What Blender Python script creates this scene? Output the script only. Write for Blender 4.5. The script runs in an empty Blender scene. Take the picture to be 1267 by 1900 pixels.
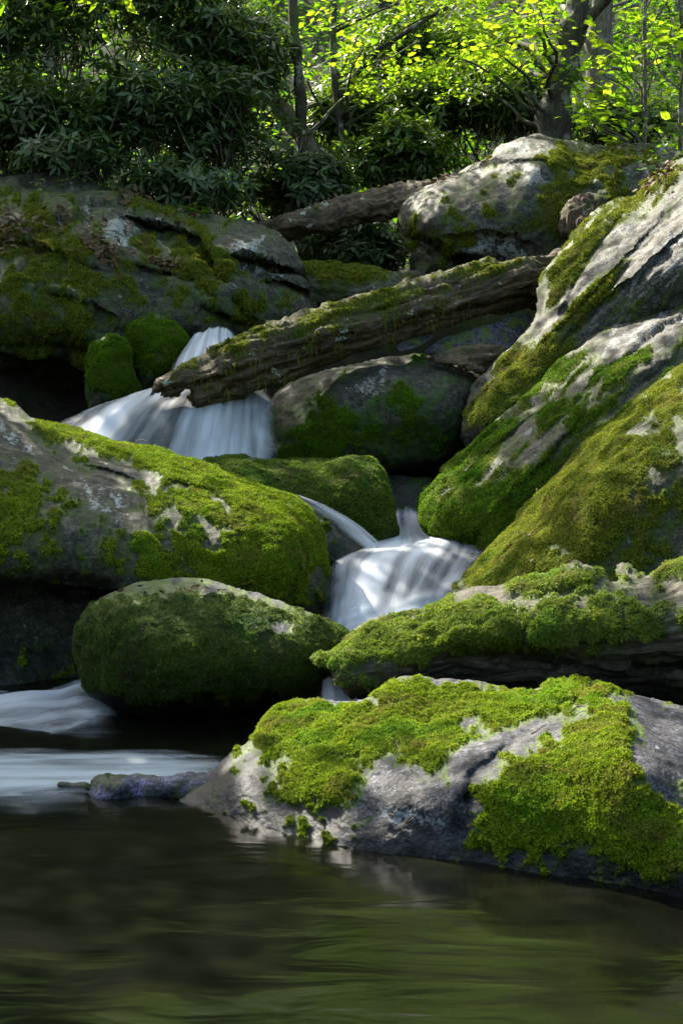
import bpy, math, random
import numpy as np
R = math.radians
rng = np.random.default_rng(7)
random.seed(7)
S = bpy.context.scene
COL = S.collection

# ------------------------------------------------------------------ camera, world, sun, exposure
CAM = np.array([0.0, 0.0, 1.5]); PITCH = R(5.0); LENS = 50.0
FPX = LENS / 36.0 * 1900.0
cd = bpy.data.cameras.new('camera'); cam = bpy.data.objects.new('camera', cd); COL.objects.link(cam)
cam.location = CAM; cam.rotation_euler = (R(90) - PITCH, 0, 0)
cd.sensor_fit = 'VERTICAL'; cd.sensor_height = 36; cd.sensor_width = 24; cd.lens = LENS
cd.clip_start = 0.05; cd.clip_end = 500
S.camera = cam

SUN_EL, SUN_AZ = R(42), R(-38)          # azimuth measured from +Y towards +X: behind the scene, from the left
SUN_DIR = np.array([math.sin(SUN_AZ) * math.cos(SUN_EL), math.cos(SUN_AZ) * math.cos(SUN_EL), math.sin(SUN_EL)])
w = bpy.data.worlds.new('World'); S.world = w; w.use_nodes = True
wn = w.node_tree.nodes; bg = wn['Background']
sky = wn.new('ShaderNodeTexSky'); sky.sky_type = 'NISHITA'; sky.sun_disc = False
sky.ozone_density = 0.3; sky.dust_density = 3.0; sky.sun_elevation = SUN_EL; sky.sun_rotation = SUN_AZ
w.node_tree.links.new(sky.outputs[0], bg.inputs[0]); bg.inputs[1].default_value = 0.10
sl = bpy.data.lights.new('sun', 'SUN'); sun = bpy.data.objects.new('sun', sl); COL.objects.link(sun)
sl.energy = 3.8; sl.angle = R(0.55); sl.color = (1.0, 0.93, 0.80)
from mathutils import Vector, Matrix
sun.rotation_euler = Vector(SUN_DIR).to_track_quat('Z', 'Y').to_euler()
sun.location = (-6, 12, 20)
S.view_settings.view_transform = 'Standard'; S.view_settings.look = 'None'
S.view_settings.gamma = 1; S.view_settings.use_curve_mapping = False
S.view_settings.exposure = 2.3
S.cycles.use_denoising = True
S.cycles.max_bounces = 7; S.cycles.diffuse_bounces = 3; S.cycles.glossy_bounces = 3
S.cycles.transmission_bounces = 4; S.cycles.transparent_max_bounces = 10
S.cycles.caustics_reflective = False; S.cycles.caustics_refractive = False
S.cycles.sample_clamp_indirect = 4.0

# ------------------------------------------------------------------ numpy helpers
FWD = np.array([0, math.cos(PITCH), -math.sin(PITCH)]); UP = np.array([0, math.sin(PITCH), math.cos(PITCH)]); RT = np.array([1.0, 0, 0])
def at(px, py, Y):
    """photo pixel + distance along +Y -> world point(s)"""
    px, py, Y = np.broadcast_arrays(np.asarray(px, float), np.asarray(py, float), np.asarray(Y, float))
    dx = (px - 633.5) / FPX; dy = (950 - py) / FPX
    d = FWD + dx[..., None] * RT + dy[..., None] * UP
    return CAM + d * (Y / d[..., 1])[..., None]
def Yw(py, z=0.0):
    """distance at which the ray of pixel row py meets the level z"""
    dy = (950 - np.asarray(py, float)) / FPX
    d1 = FWD[1] + dy * UP[1]; d2 = FWD[2] + dy * UP[2]
    return (z - CAM[2]) / d2 * d1

_perm = np.random.default_rng(3).permutation(256)
_perm = np.concatenate([_perm, _perm, _perm])
_g3 = np.random.default_rng(4).normal(size=(256, 3)); _g3 /= np.linalg.norm(_g3, axis=1)[:, None]
def perlin(p):
    p = np.asarray(p, float); i = np.floor(p).astype(int); f = p - i; i &= 255
    u = f * f * f * (f * (f * 6 - 15) + 10)
    out = np.zeros(len(p))
    for a in (0, 1):
        wa = u[:, 0] if a else 1 - u[:, 0]
        for b in (0, 1):
            wb = u[:, 1] if b else 1 - u[:, 1]
            for c in (0, 1):
                wc = u[:, 2] if c else 1 - u[:, 2]
                h = _perm[_perm[_perm[(i[:, 0] + a) & 255] + ((i[:, 1] + b) & 255)] + ((i[:, 2] + c) & 255)]
                g = _g3[h]
                out += wa * wb * wc * (g[:, 0] * (f[:, 0] - a) + g[:, 1] * (f[:, 1] - b) + g[:, 2] * (f[:, 2] - c))
    return out * 1.5
def fbm(p, freq, octs=4, gain=0.5, seed=0.0):
    p = np.asarray(p) * freq + seed * 17.3; o = np.zeros(len(p)); a = 1.0
    for k in range(octs):
        o += a * perlin(p); p = p * 2.03 + 5.1; a *= gain
    return o
def ridged(p, freq, octs=3, seed=0.0):
    p = np.asarray(p) * freq + seed * 11.7; o = np.zeros(len(p)); a = 1.0
    for k in range(octs):
        o += a * (1 - np.abs(perlin(p)) * 2); p = p * 2.1 + 3.3; a *= 0.5
    return o
def sstep(a, b, x):
    t = np.clip((x - a) / (b - a), 0, 1); return t * t * (3 - 2 * t)
def unit(v):
    return v / (np.linalg.norm(v, axis=-1, keepdims=True) + 1e-9)

def new_mesh(name, V, F, mat=None, smooth=True, attrs=None):
    """V (n,3); F (m,3) or (m,4) int"""
    me = bpy.data.meshes.new(name); V = np.asarray(V, np.float32); F = np.asarray(F, np.int32)
    k = F.shape[1]
    me.vertices.add(len(V)); me.vertices.foreach_set('co', V.ravel())
    me.loops.add(F.size); me.loops.foreach_set('vertex_index', F.ravel())
    me.polygons.add(len(F)); me.polygons.foreach_set('loop_start', np.arange(0, F.size, k, dtype=np.int32))
    me.polygons.foreach_set('loop_total', np.full(len(F), k, np.int32))
    me.polygons.foreach_set('use_smooth', np.full(len(F), smooth))
    for an, av in (attrs or {}).items():
        if av.ndim == 1:
            at_ = me.attributes.new(an, 'FLOAT', 'POINT'); at_.data.foreach_set('value', av.astype(np.float32))
        else:
            at_ = me.attributes.new(an, 'FLOAT_VECTOR', 'POINT'); at_.data.foreach_set('vector', av.astype(np.float32).ravel())
    me.update(calc_edges=True)
    if mat: me.materials.append(mat)
    return me
def link(name, me, parent=None, origin=None):
    o = bpy.data.objects.new(name, me); COL.objects.link(o)
    if parent is not None: o.parent = parent
    return o
def tag(o, label=None, cat=None, group=None, kind=None):
    if label: o['label'] = label
    if cat: o['category'] = cat
    if group: o['group'] = group
    if kind: o['kind'] = kind
    return o
def empty(name, loc):
    o = bpy.data.objects.new(name, None); COL.objects.link(o); o.location = loc; o.empty_display_size = 0.1
    return o
def rebase(me, loc):
    """mesh built in world space -> local to a thing standing at loc"""
    me.transform(Matrix.Translation(-Vector(loc)))
    return me
def vnormals(V, F):
    n = np.zeros_like(V)
    a, b, c = V[F[:, 0]], V[F[:, 1]], V[F[:, 2]]
    fn = np.cross(b - a, c - a)
    if F.shape[1] == 4: fn = fn + np.cross(c - a, V[F[:, 3]] - a)
    for k in range(F.shape[1]):
        for ax in range(3):
            n[:, ax] += np.bincount(F[:, k], fn[:, ax], len(V))
    return unit(n)
def catmull(P, n=8, closed=True):
    P = np.asarray(P, float); m = len(P); out = []
    idx = range(m) if closed else range(m - 1)
    for i in idx:
        if closed: a, b, c, d = P[i - 1], P[i], P[(i + 1) % m], P[(i + 2) % m]
        else: a, b, c, d = P[max(i - 1, 0)], P[i], P[i + 1], P[min(i + 2, m - 1)]
        t = np.linspace(0, 1, n, endpoint=False)[:, None]
        out.append(0.5 * (2 * b + (c - a) * t + (2 * a - 5 * b + 4 * c - d) * t ** 2 + (3 * b - a - 3 * c + d) * t ** 3))
    if not closed: out.append(P[-1:])
    return np.concatenate(out)

# ------------------------------------------------------------------ materials
def nt_new(name):
    m = bpy.data.materials.new(name); m.use_nodes = True
    nt = m.node_tree; nt.nodes.clear()
    out = nt.nodes.new('ShaderNodeOutputMaterial')
    return m, nt, out
def N(nt, typ, **kw):
    n = nt.nodes.new(typ)
    for k, v in kw.items():
        if k.startswith('i_'):
            key = k[2:]; key = int(key) if key.isdigit() else key.replace('_', ' ')
            n.inputs[key].default_value = v
        else: setattr(n, k, v)
    return n
def L(nt, a, b): nt.links.new(a, b)
def noise(nt, vec, scale, detail=6, rough=0.6, dist=0.0):
    n = N(nt, 'ShaderNodeTexNoise', i_Scale=scale, i_Detail=detail, i_Roughness=rough, i_Distortion=dist)
    if vec is not None: L(nt, vec, n.inputs['Vector'])
    return n.outputs['Fac']
def mapr(nt, v, a, b, c=0.0, d=1.0, smooth=True):
    n = N(nt, 'ShaderNodeMapRange'); n.interpolation_type = 'SMOOTHSTEP' if smooth else 'LINEAR'
    L(nt, v, n.inputs[0])
    for i, x in enumerate((a, b, c, d)): n.inputs[i + 1].default_value = x
    return n.outputs[0]
def mixc(nt, fac, a, b, mode='MIX'):
    n = N(nt, 'ShaderNodeMix'); n.data_type = 'RGBA'; n.blend_type = mode; n.clamp_factor = True
    for s, v in ((n.inputs[0], fac), (n.inputs[6], a), (n.inputs[7], b)):
        if hasattr(v, 'is_output'): L(nt, v, s)
        else: s.default_value = v if not isinstance(v, tuple) else (*v, 1.0)[:4]
    return n.outputs[2]
def math_(nt, op, a, b=0.0):
    n = N(nt, 'ShaderNodeMath', operation=op)
    for s, v in ((n.inputs[0], a), (n.inputs[1], b)):
        if hasattr(v, 'is_output'): L(nt, v, s)
        else: s.default_value = v
    return n.outputs[0]
def attr(nt, name):
    return N(nt, 'ShaderNodeAttribute', attribute_name=name)

def rock_material(name, c1, c2, c3, moss1, moss2, lichen=(0.46, 0.50, 0.45), stain=(0.038, 0.038, 0.016), streak=None):
    m, nt, out = nt_new(name)
    geo = N(nt, 'ShaderNodeNewGeometry').outputs['Position']
    big = noise(nt, geo, 2.6, 6, .65); fine = noise(nt, geo, 60.0, 5, .75); mid = noise(nt, geo, 13.0, 6, .7, .3)
    col = mixc(nt, mapr(nt, big, .35, .65), c1, c2)
    col = mixc(nt, mapr(nt, mid, .46, .56), col, c3)
    col = mixc(nt, mapr(nt, noise(nt, geo, 4.5, 7, .7, .5), .42, .60, 0, .85), col, stain)
    col = mixc(nt, .85, col, mixc(nt, mapr(nt, fine, .3, .7), (.12, .12, .12), (2.0, 2.0, 2.0)), 'MULTIPLY')
    col = mixc(nt, mapr(nt, noise(nt, geo, 7.5, 8, .78, .4), .47, .60, 0, .8), col, mixc(nt, 1.0, col, (.35, .36, .33), 'MULTIPLY'))
    sk = noise(nt, geo, 24, 6, .7, .2)
    if streak is not None:
        dt = N(nt, 'ShaderNodeVectorMath', operation='DOT_PRODUCT'); L(nt, geo, dt.inputs[0]); dt.inputs[1].default_value = streak
        sc_ = N(nt, 'ShaderNodeVectorMath', operation='SCALE'); sc_.inputs[0].default_value = streak; L(nt, math_(nt, 'MULTIPLY', dt.outputs['Value'], .86), sc_.inputs['Scale'])
        sb = N(nt, 'ShaderNodeVectorMath', operation='SUBTRACT'); L(nt, geo, sb.inputs[0]); L(nt, sc_.outputs[0], sb.inputs[1])
        sk = noise(nt, sb.outputs[0], 26, 7, .7, .3)
    col = mixc(nt, .8, col, mixc(nt, mapr(nt, sk, .36, .64), (.28, .27, .25), (1.6, 1.6, 1.6)), 'MULTIPLY')
    col = mixc(nt, 1.0, col, mixc(nt, mapr(nt, noise(nt, geo, 115, 3, .6), .44, .56), (.5, .5, .5), (1.4, 1.4, 1.4)), 'MULTIPLY')
    # crusty spots of lichen everywhere, larger crusts where the attribute says so
    vor = N(nt, 'ShaderNodeTexVoronoi', i_Scale=30.0, i_Randomness=1.0); vor.feature = 'F1'
    wv = N(nt, 'ShaderNodeVectorMath', operation='ADD'); L(nt, geo, wv.inputs[0])
    dn = N(nt, 'ShaderNodeTexNoise', i_Scale=60.0, i_Detail=3.0); L(nt, geo, dn.inputs['Vector'])
    ds = N(nt, 'ShaderNodeVectorMath', operation='SCALE'); ds.inputs['Scale'].default_value = .03; L(nt, dn.outputs['Color'], ds.inputs[0]); L(nt, ds.outputs[0], wv.inputs[1])
    L(nt, wv.outputs[0], vor.inputs['Vector'])
    li = attr(nt, 'lichen').outputs['Fac']
    spots = math_(nt, 'MULTIPLY', mapr(nt, vor.outputs['Distance'], .34, .20), mapr(nt, math_(nt, 'ADD', noise(nt, geo, 6.0, 4), math_(nt, 'MULTIPLY', li, .35)), .56, .66))
    crust = mapr(nt, math_(nt, 'ADD', math_(nt, 'MULTIPLY', li, .78), math_(nt, 'MULTIPLY', math_(nt, 'ADD', math_(nt, 'MULTIPLY', math_(nt, 'SUBTRACT', sk, .5), .8), math_(nt, 'SUBTRACT', noise(nt, geo, 30, 7, .78), .5)), 1.6)), .62, .72)
    lic = math_(nt, 'MAXIMUM', math_(nt, 'MULTIPLY', spots, .6), crust)
    col = mixc(nt, lic, col, mixc(nt, mapr(nt, noise(nt, geo, 70, 4, .75), .3, .7), tuple(x * .5 for x in lichen), lichen))
    film = attr(nt, 'film').outputs['Fac']
    fcol = mixc(nt, mapr(nt, noise(nt, geo, 20, 5, .7), .35, .65), tuple(x * .45 for x in moss1), moss1)
    ff = mapr(nt, math_(nt, 'ADD', film, math_(nt, 'MULTIPLY', math_(nt, 'SUBTRACT', noise(nt, geo, 11, 7, .75), .5), 1.5)), .30, .80, 0, .92)
    col = mixc(nt, ff, col, fcol)
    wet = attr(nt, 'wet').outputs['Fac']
    col = mixc(nt, wet, col, mixc(nt, 1.0, col, (0.20, 0.20, 0.24), 'MULTIPLY'))  # wet tone, deepened to paint shade on the front rock's left wedge
    mo = attr(nt, 'moss').outputs['Fac']
    mcol = mixc(nt, mapr(nt, noise(nt, geo, 9, 5, .65), .35, .68), moss1, moss2)
    mcol = mixc(nt, mapr(nt, noise(nt, geo, 120, 4, .7), .35, .7, 0, .8), mcol, tuple(x * .25 for x in moss1))
    mf = mapr(nt, math_(nt, 'ADD', mo, math_(nt, 'MULTIPLY', math_(nt, 'SUBTRACT', noise(nt, geo, 40, 6, .75), .5), 1.1)), .38, .52)
    col = mixc(nt, mf, col, mcol)
    bs = N(nt, 'ShaderNodeBsdfPrincipled')
    L(nt, col, bs.inputs['Base Color'])
    r = mixf(nt, mf, mixf(nt, wet, mapr(nt, mid, .3, .7, .6, .85), mapr(nt, fine, .3, .7, .3, .5)), .92)
    L(nt, r, bs.inputs['Roughness'])
    L(nt, mixf(nt, mf, .35, .08), bs.inputs['Specular IOR Level'])
    b1 = N(nt, 'ShaderNodeBump', i_Strength=.7, i_Distance=.016)
    hh = math_(nt, 'ADD', math_(nt, 'ADD', math_(nt, 'MULTIPLY', mid, .55), math_(nt, 'MULTIPLY', sk, .7)), math_(nt, 'MULTIPLY', fine, .4))
    hh = math_(nt, 'ADD', hh, math_(nt, 'MULTIPLY', lic, .25))
    hh = math_(nt, 'ADD', hh, math_(nt, 'MULTIPLY', mf, math_(nt, 'MULTIPLY', noise(nt, geo, 120, 4, .75), 1.4)))
    L(nt, hh, b1.inputs['Height']); L(nt, b1.outputs[0], bs.inputs['Normal'])
    L(nt, bs.outputs[0], out.inputs[0])
    return m
def mixf(nt, fac, a, b):
    n = N(nt, 'ShaderNodeMix'); n.data_type = 'FLOAT'
    for s, v in ((n.inputs[0], fac), (n.inputs[2], a), (n.inputs[3], b)):
        if hasattr(v, 'is_output'): L(nt, v, s)
        else: s.default_value = v
    return n.outputs[0]
def leaf_material(name, cols, rough=.45, spec=.4, transl=.35, tcol=None, nscale=6.0, dead=None):
    m, nt, out = nt_new(name)
    g = N(nt, 'ShaderNodeNewGeometry')
    ramp = N(nt, 'ShaderNodeValToRGB'); e = ramp.color_ramp.elements
    e[0].color = (*cols[0], 1); e[1].color = (*cols[-1], 1)
    for i, c in enumerate(cols[1:-1]):
        x = e.new((i + 1) / (len(cols) - 1)); x.color = (*c, 1)
    L(nt, g.outputs['Random Per Island'], ramp.inputs[0])
    col = mixc(nt, mapr(nt, noise(nt, g.outputs['Position'], nscale, 3), .3, .7, 0, .6), ramp.outputs[0], mixc(nt, 1.0, ramp.outputs[0], (.55, .62, .5), 'MULTIPLY'))
    if dead:
        col = mixc(nt, mapr(nt, noise(nt, g.outputs['Position'], 5.0, 6, .7, .4), .50, .66, 0, .75), col, dead)
        col = mixc(nt, mapr(nt, noise(nt, g.outputs['Position'], 3.3, 4, .6, .4), .55, .68, 0, .6), col, mixc(nt, 1.0, col, (.55, .95, .8), 'MULTIPLY'))
    bs = N(nt, 'ShaderNodeBsdfPrincipled', i_Roughness=rough, i_Specular_IOR_Level=spec)
    L(nt, col, bs.inputs['Base Color'])
    tr = N(nt, 'ShaderNodeBsdfTranslucent')
    L(nt, mixc(nt, 1.0, col, tcol or (1.5, 1.6, .7), 'MULTIPLY'), tr.inputs[0])
    mx = N(nt, 'ShaderNodeMixShader', i_0=transl)
    L(nt, bs.outputs[0], mx.inputs[1]); L(nt, tr.outputs[0], mx.inputs[2]); L(nt, mx.outputs[0], out.inputs[0])
    return m
def wood_material(name, c1, c2, c3, moss1, moss2, lichen=(.3, .32, .26)):
    """grain runs along the attribute 'grain' (metres along, metres across)"""
    m, nt, out = nt_new(name)
    geo = N(nt, 'ShaderNodeNewGeometry').outputs['Position']
    gr = attr(nt, 'grain').outputs['Vector']
    mp = N(nt, 'ShaderNodeMapping'); mp.inputs['Scale'].default_value = (2.2, 34, 34); L(nt, gr, mp.inputs[0])
    grain = noise(nt, mp.outputs[0], 1.0, 7, .65, .5)
    mp2 = N(nt, 'ShaderNodeMapping'); mp2.inputs['Scale'].default_value = (6, 110, 110); L(nt, gr, mp2.inputs[0])
    grain2 = noise(nt, mp2.outputs[0], 1.0, 5, .7)
    col = mixc(nt, mapr(nt, grain, .35, .65), c1, c2)
    col = mixc(nt, mapr(nt, noise(nt, geo, 4, 4), .45, .7, 0, .8), col, c3)
    col = mixc(nt, .7, col, mixc(nt, mapr(nt, grain2, .3, .7), (.25, .25, .25), (1.5, 1.5, 1.5)), 'MULTIPLY')
    li = attr(nt, 'lichen').outputs['Fac']
    col = mixc(nt, mapr(nt, math_(nt, 'ADD', li, math_(nt, 'SUBTRACT', noise(nt, geo, 30, 5), .5)), .45, .6), col, lichen)
    film = attr(nt, 'film').outputs['Fac']
    ff = mapr(nt, math_(nt, 'ADD', film, math_(nt, 'MULTIPLY', math_(nt, 'SUBTRACT', noise(nt, geo, 11, 7, .75), .5), 1.5)), .4, .9, 0, .7)
    col = mixc(nt, ff, col, tuple(x * .7 for x in moss1))
    mo = attr(nt, 'moss').outputs['Fac']
    mcol = mixc(nt, mapr(nt, noise(nt, geo, 9, 5), .35, .68), moss1, moss2)
    mcol = mixc(nt, mapr(nt, noise(nt, geo, 90, 4, .7), .3, .75, 0, .75), mcol, tuple(x * .28 for x in moss1))
    mf = mapr(nt, math_(nt, 'ADD', mo, math_(nt, 'MULTIPLY', math_(nt, 'SUBTRACT', noise(nt, geo, 38, 5, .7), .5), .6)), .38, .56)
    col = mixc(nt, mf, col, mcol)
    bs = N(nt, 'ShaderNodeBsdfPrincipled', i_Roughness=.8, i_Specular_IOR_Level=.25)
    L(nt, col, bs.inputs['Base Color'])
    b1 = N(nt, 'ShaderNodeBump', i_Strength=.7, i_Distance=.02)
    hh = math_(nt, 'ADD', grain, math_(nt, 'MULTIPLY', grain2, .4))
    L(nt, hh, b1.inputs['Height']); L(nt, b1.outputs[0], bs.inputs['Normal'])
    L(nt, bs.outputs[0], out.inputs[0])
    return m
def bark_material(name, c1, c2, scale=(14, 14, 3.5), moss=0.0):
    m, nt, out = nt_new(name)
    geo = N(nt, 'ShaderNodeNewGeometry').outputs['Position']
    mp = N(nt, 'ShaderNodeMapping'); mp.inputs['Scale'].default_value = scale; L(nt, geo, mp.inputs[0])
    g = noise(nt, mp.outputs[0], 1.5, 7, .7, .4)
    col = mixc(nt, mapr(nt, g, .35, .65), c1, c2)
    col = mixc(nt, mapr(nt, noise(nt, geo, 5, 5), .55, .66, 0, .8), col, (.30, .31, .26))
    col = mixc(nt, mapr(nt, noise(nt, geo, 2.2, 4), .5, .62, 0, moss), col, (.07, .10, .02))
    bs = N(nt, 'ShaderNodeBsdfPrincipled', i_Roughness=.85, i_Specular_IOR_Level=.2)
    L(nt, col, bs.inputs['Base Color'])
    b1 = N(nt, 'ShaderNodeBump', i_Strength=.8, i_Distance=.03); L(nt, g, b1.inputs['Height']); L(nt, b1.outputs[0], bs.inputs['Normal'])
    L(nt, bs.outputs[0], out.inputs[0])
    return m

M = {}
M['rock_grey'] = rock_material('lichened_grey_stone', (.050, .046, .033), (.085, .077, .060), (.028, .027, .019), (.06, .085, .008), (.14, .16, .015), (.27, .28, .25))
M['rock_slab'] = rock_material('streaked_slab_stone', (.042, .040, .030), (.072, .067, .056), (.025, .024, .017), (.06, .085, .008), (.14, .16, .015), (.19, .195, .18), streak=(.64, 0, .77))
M['rock_brown'] = rock_material('brown_grey_stone', (.040, .035, .020), (.070, .062, .038), (.022, .02, .012), (.045, .075, .006), (.11, .14, .010), (.32, .35, .32))
M['rock_slate'] = rock_material('purple_grey_stone', (.05, .049, .06), (.08, .078, .094), (.032, .031, .039), (.07, .115, .005), (.15, .20, .008), (.24, .28, .29), (.035, .035, .038))
M['rock_sky_tint'] = rock_material('wet_stone_painted_sky', (.10, .105, .19), (.16, .165, .28), (.06, .062, .10), (.05, .08, .008), (.10, .13, .01), (.24, .26, .34), (.05, .052, .08))  # blue base colour paints in the sky's reflection on wet stone
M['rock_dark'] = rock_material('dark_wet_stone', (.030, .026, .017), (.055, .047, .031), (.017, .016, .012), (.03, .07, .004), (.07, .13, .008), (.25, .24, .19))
M['moss_bright'] = leaf_material('bright_cushion_moss', [(.06, .10, .004), (.13, .195, .006), (.21, .28, .010), (.32, .35, .04)], .8, .1, .34, nscale=9, dead=(.17, .14, .035))
M['moss_deep'] = leaf_material('deep_green_moss', [(.03, .06, .005), (.065, .115, .008), (.11, .17, .012), (.19, .24, .035)], .8, .2, .3, nscale=9, dead=(.09, .085, .03))
M['moss_dark'] = leaf_material('dark_shaggy_moss', [(.02, .04, .006), (.045, .078, .008), (.08, .12, .014), (.16, .20, .04)], .75, .25, .3, nscale=9, dead=(.06, .058, .025))
M['moss_pale'] = leaf_material('pale_feathery_moss', [(.055, .085, .010), (.12, .17, .016), (.19, .25, .03), (.29, .33, .08)], .8, .15, .34, nscale=9, dead=(.15, .14, .05))
M['moss_olive'] = leaf_material('olive_moss', [(.05, .07, .006), (.11, .14, .009), (.18, .20, .014), (.27, .25, .05)], .85, .1, .3, nscale=9, dead=(.15, .12, .045))
M['moss_emerald'] = leaf_material('emerald_moss', [(.03, .075, .004), (.065, .14, .005), (.105, .20, .008), (.18, .26, .016)], .85, .1, .35, nscale=9, dead=(.10, .10, .02))
M['wood_rot'] = wood_material('rotten_wet_wood', (.035, .025, .013), (.125, .09, .048), (.03, .022, .012), (.07, .08, .014), (.14, .14, .03))
M['wood_grey'] = wood_material('weathered_log_wood', (.05, .034, .02), (.15, .105, .06), (.035, .026, .017), (.06, .08, .012), (.12, .13, .02))
M['wood_moss'] = wood_material('mossy_log_wood', (.06, .052, .037), (.14, .125, .095), (.04, .033, .022), (.05, .085, .010), (.12, .15, .02), (.22, .235, .19))
M['wood_red'] = wood_material('crumbling_red_wood', (.06, .038, .02), (.14, .09, .05), (.04, .026, .015), (.06, .08, .012), (.12, .13, .02))
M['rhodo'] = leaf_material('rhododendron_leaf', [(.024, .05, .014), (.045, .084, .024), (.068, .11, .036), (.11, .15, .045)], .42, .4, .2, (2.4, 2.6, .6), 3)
M['rhodo_painted_lit'] = leaf_material('rhododendron_leaf_painted_sun', [(.04, .08, .016), (.07, .12, .022), (.11, .17, .03)], .34, .5, .34, (2.8, 2.8, .6), 3)  # lighter copy of the leaf: sunlight painted into its colour
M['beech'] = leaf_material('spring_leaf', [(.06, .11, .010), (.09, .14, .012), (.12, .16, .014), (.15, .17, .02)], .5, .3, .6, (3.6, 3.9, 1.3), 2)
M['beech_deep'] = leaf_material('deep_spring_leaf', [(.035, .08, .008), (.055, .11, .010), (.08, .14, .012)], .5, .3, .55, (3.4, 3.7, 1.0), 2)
M['stem'] = bark_material('shrub_stem_bark', (.05, .042, .032), (.11, .095, .07), (20, 20, 6), .3)
M['bark_dark'] = bark_material('dark_bark', (.035, .03, .022), (.09, .08, .06), (16, 16, 4), .8)
M['bark_grey'] = bark_material('grey_brown_bark', (.09, .075, .055), (.19, .165, .13), (12, 12, 3), .3)

# ------------------------------------------------------------------ relief: a closed solid whose front follows traced outline + measured depths
def rbf(ctrl, px, py, smooth=1e-3):
    c = np.asarray(ctrl, float); xy = c[:, :2] / 300.0; v = c[:, 2]
    def U(r2): return np.where(r2 > 0, r2 * np.log(r2 + 1e-12), 0)
    n = len(c); d2 = ((xy[:, None] - xy[None]) ** 2).sum(-1)
    A = np.zeros((n + 3, n + 3)); A[:n, :n] = U(d2) + smooth * np.eye(n)
    Pm = np.c_[np.ones(n), xy]; A[:n, n:] = Pm; A[n:, :n] = Pm.T
    wgt = np.linalg.solve(A, np.r_[v, 0, 0, 0])
    q = np.c_[px, py] / 300.0; out = np.zeros(len(q))
    for i in range(n):
        out += wgt[i] * U(((q - xy[i]) ** 2).sum(1))
    return out + wgt[n] + q @ wgt[n + 1:]
def seg_dist(px, py, poly):
    """signed distance (inside positive) and nearest boundary point"""
    best = np.full(len(px), 1e18); bx = np.zeros(len(px)); by = np.zeros(len(px)); inside = np.zeros(len(px), bool)
    n = len(poly)
    for i in range(n):
        x0, y0 = poly[i]; x1, y1 = poly[(i + 1) % n]
        dx, dy = x1 - x0, y1 - y0; l2 = dx * dx + dy * dy + 1e-9
        t = np.clip(((px - x0) * dx + (py - y0) * dy) / l2, 0, 1)
        qx = x0 + t * dx; qy = y0 + t * dy; d = (px - qx) ** 2 + (py - qy) ** 2
        k = d < best; best[k] = d[k]; bx[k] = qx[k]; by[k] = qy[k]
        if dy != 0:
            c = ((y0 > py) != (y1 > py)) & (px < dx * (py - y0) / dy + x0); inside ^= c
    return np.where(inside, 1, -1) * np.sqrt(best), bx, by
def blobs(px, py, lst):
    f = np.zeros(len(px))
    for (x, y, rx, ry, ang, s) in lst:
        ca, sa = math.cos(R(ang)), math.sin(R(ang))
        u = ((px - x) * ca + (py - y) * sa) / rx; v = (-(px - x) * sa + (py - y) * ca) / ry
        f += s * np.exp(-(u * u + v * v))
    return f
def cracks(px, py, lst, wob):
    """dark grooves: (polyline, width px, depth m)"""
    f = np.zeros(len(px))
    for poly, wd, dep in lst:
        d = np.full(len(px), 1e9)
        for (x0, y0), (x1, y1) in zip(poly[:-1], poly[1:]):
            dx, dy = x1 - x0, y1 - y0; t = np.clip(((px - x0) * dx + (py - y0) * dy) / (dx * dx + dy * dy), 0, 1)
            d = np.minimum(d, np.hypot(px - x0 - t * dx, py - y0 - t * dy))
        f += dep * np.exp(-((d + wob * wd * .6) / wd) ** 2)
    return f
def ledges(px, py, lst, wob):
    """overhangs: (polyline left to right, recess m, falloff px); the stone steps back sharply below the line"""
    f = np.zeros(len(px))
    for poly, dep, fall in lst:
        best = np.full(len(px), 1e9); sg = np.zeros(len(px)); end = np.ones(len(px)); n = len(poly) - 1
        for i, ((x0, y0), (x1, y1)) in enumerate(zip(poly[:-1], poly[1:])):
            dx, dy = x1 - x0, y1 - y0; l2 = dx * dx + dy * dy; tr = ((px - x0) * dx + (py - y0) * dy) / l2; t = np.clip(tr, 0, 1)
            d = np.hypot(px - x0 - t * dx, py - y0 - t * dy); k = d < best; best[k] = d[k]
            sg[k] = np.sign(dx * (py - y0) - dy * (px - x0))[k]; end[k] = (np.sin(np.pi * np.clip((i + t) / n, .0, 1)) ** .5)[k]
        sd = best * sg + wob * 5
        f += dep * end * sstep(-1.5, 3.5, sd) * np.exp(-np.maximum(sd, 0) / fall) - .25 * dep * end * np.exp(-np.maximum(-sd, 0) / (fall * .6)) * (sd < 0)
    return f
RELIEFS = {}
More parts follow.
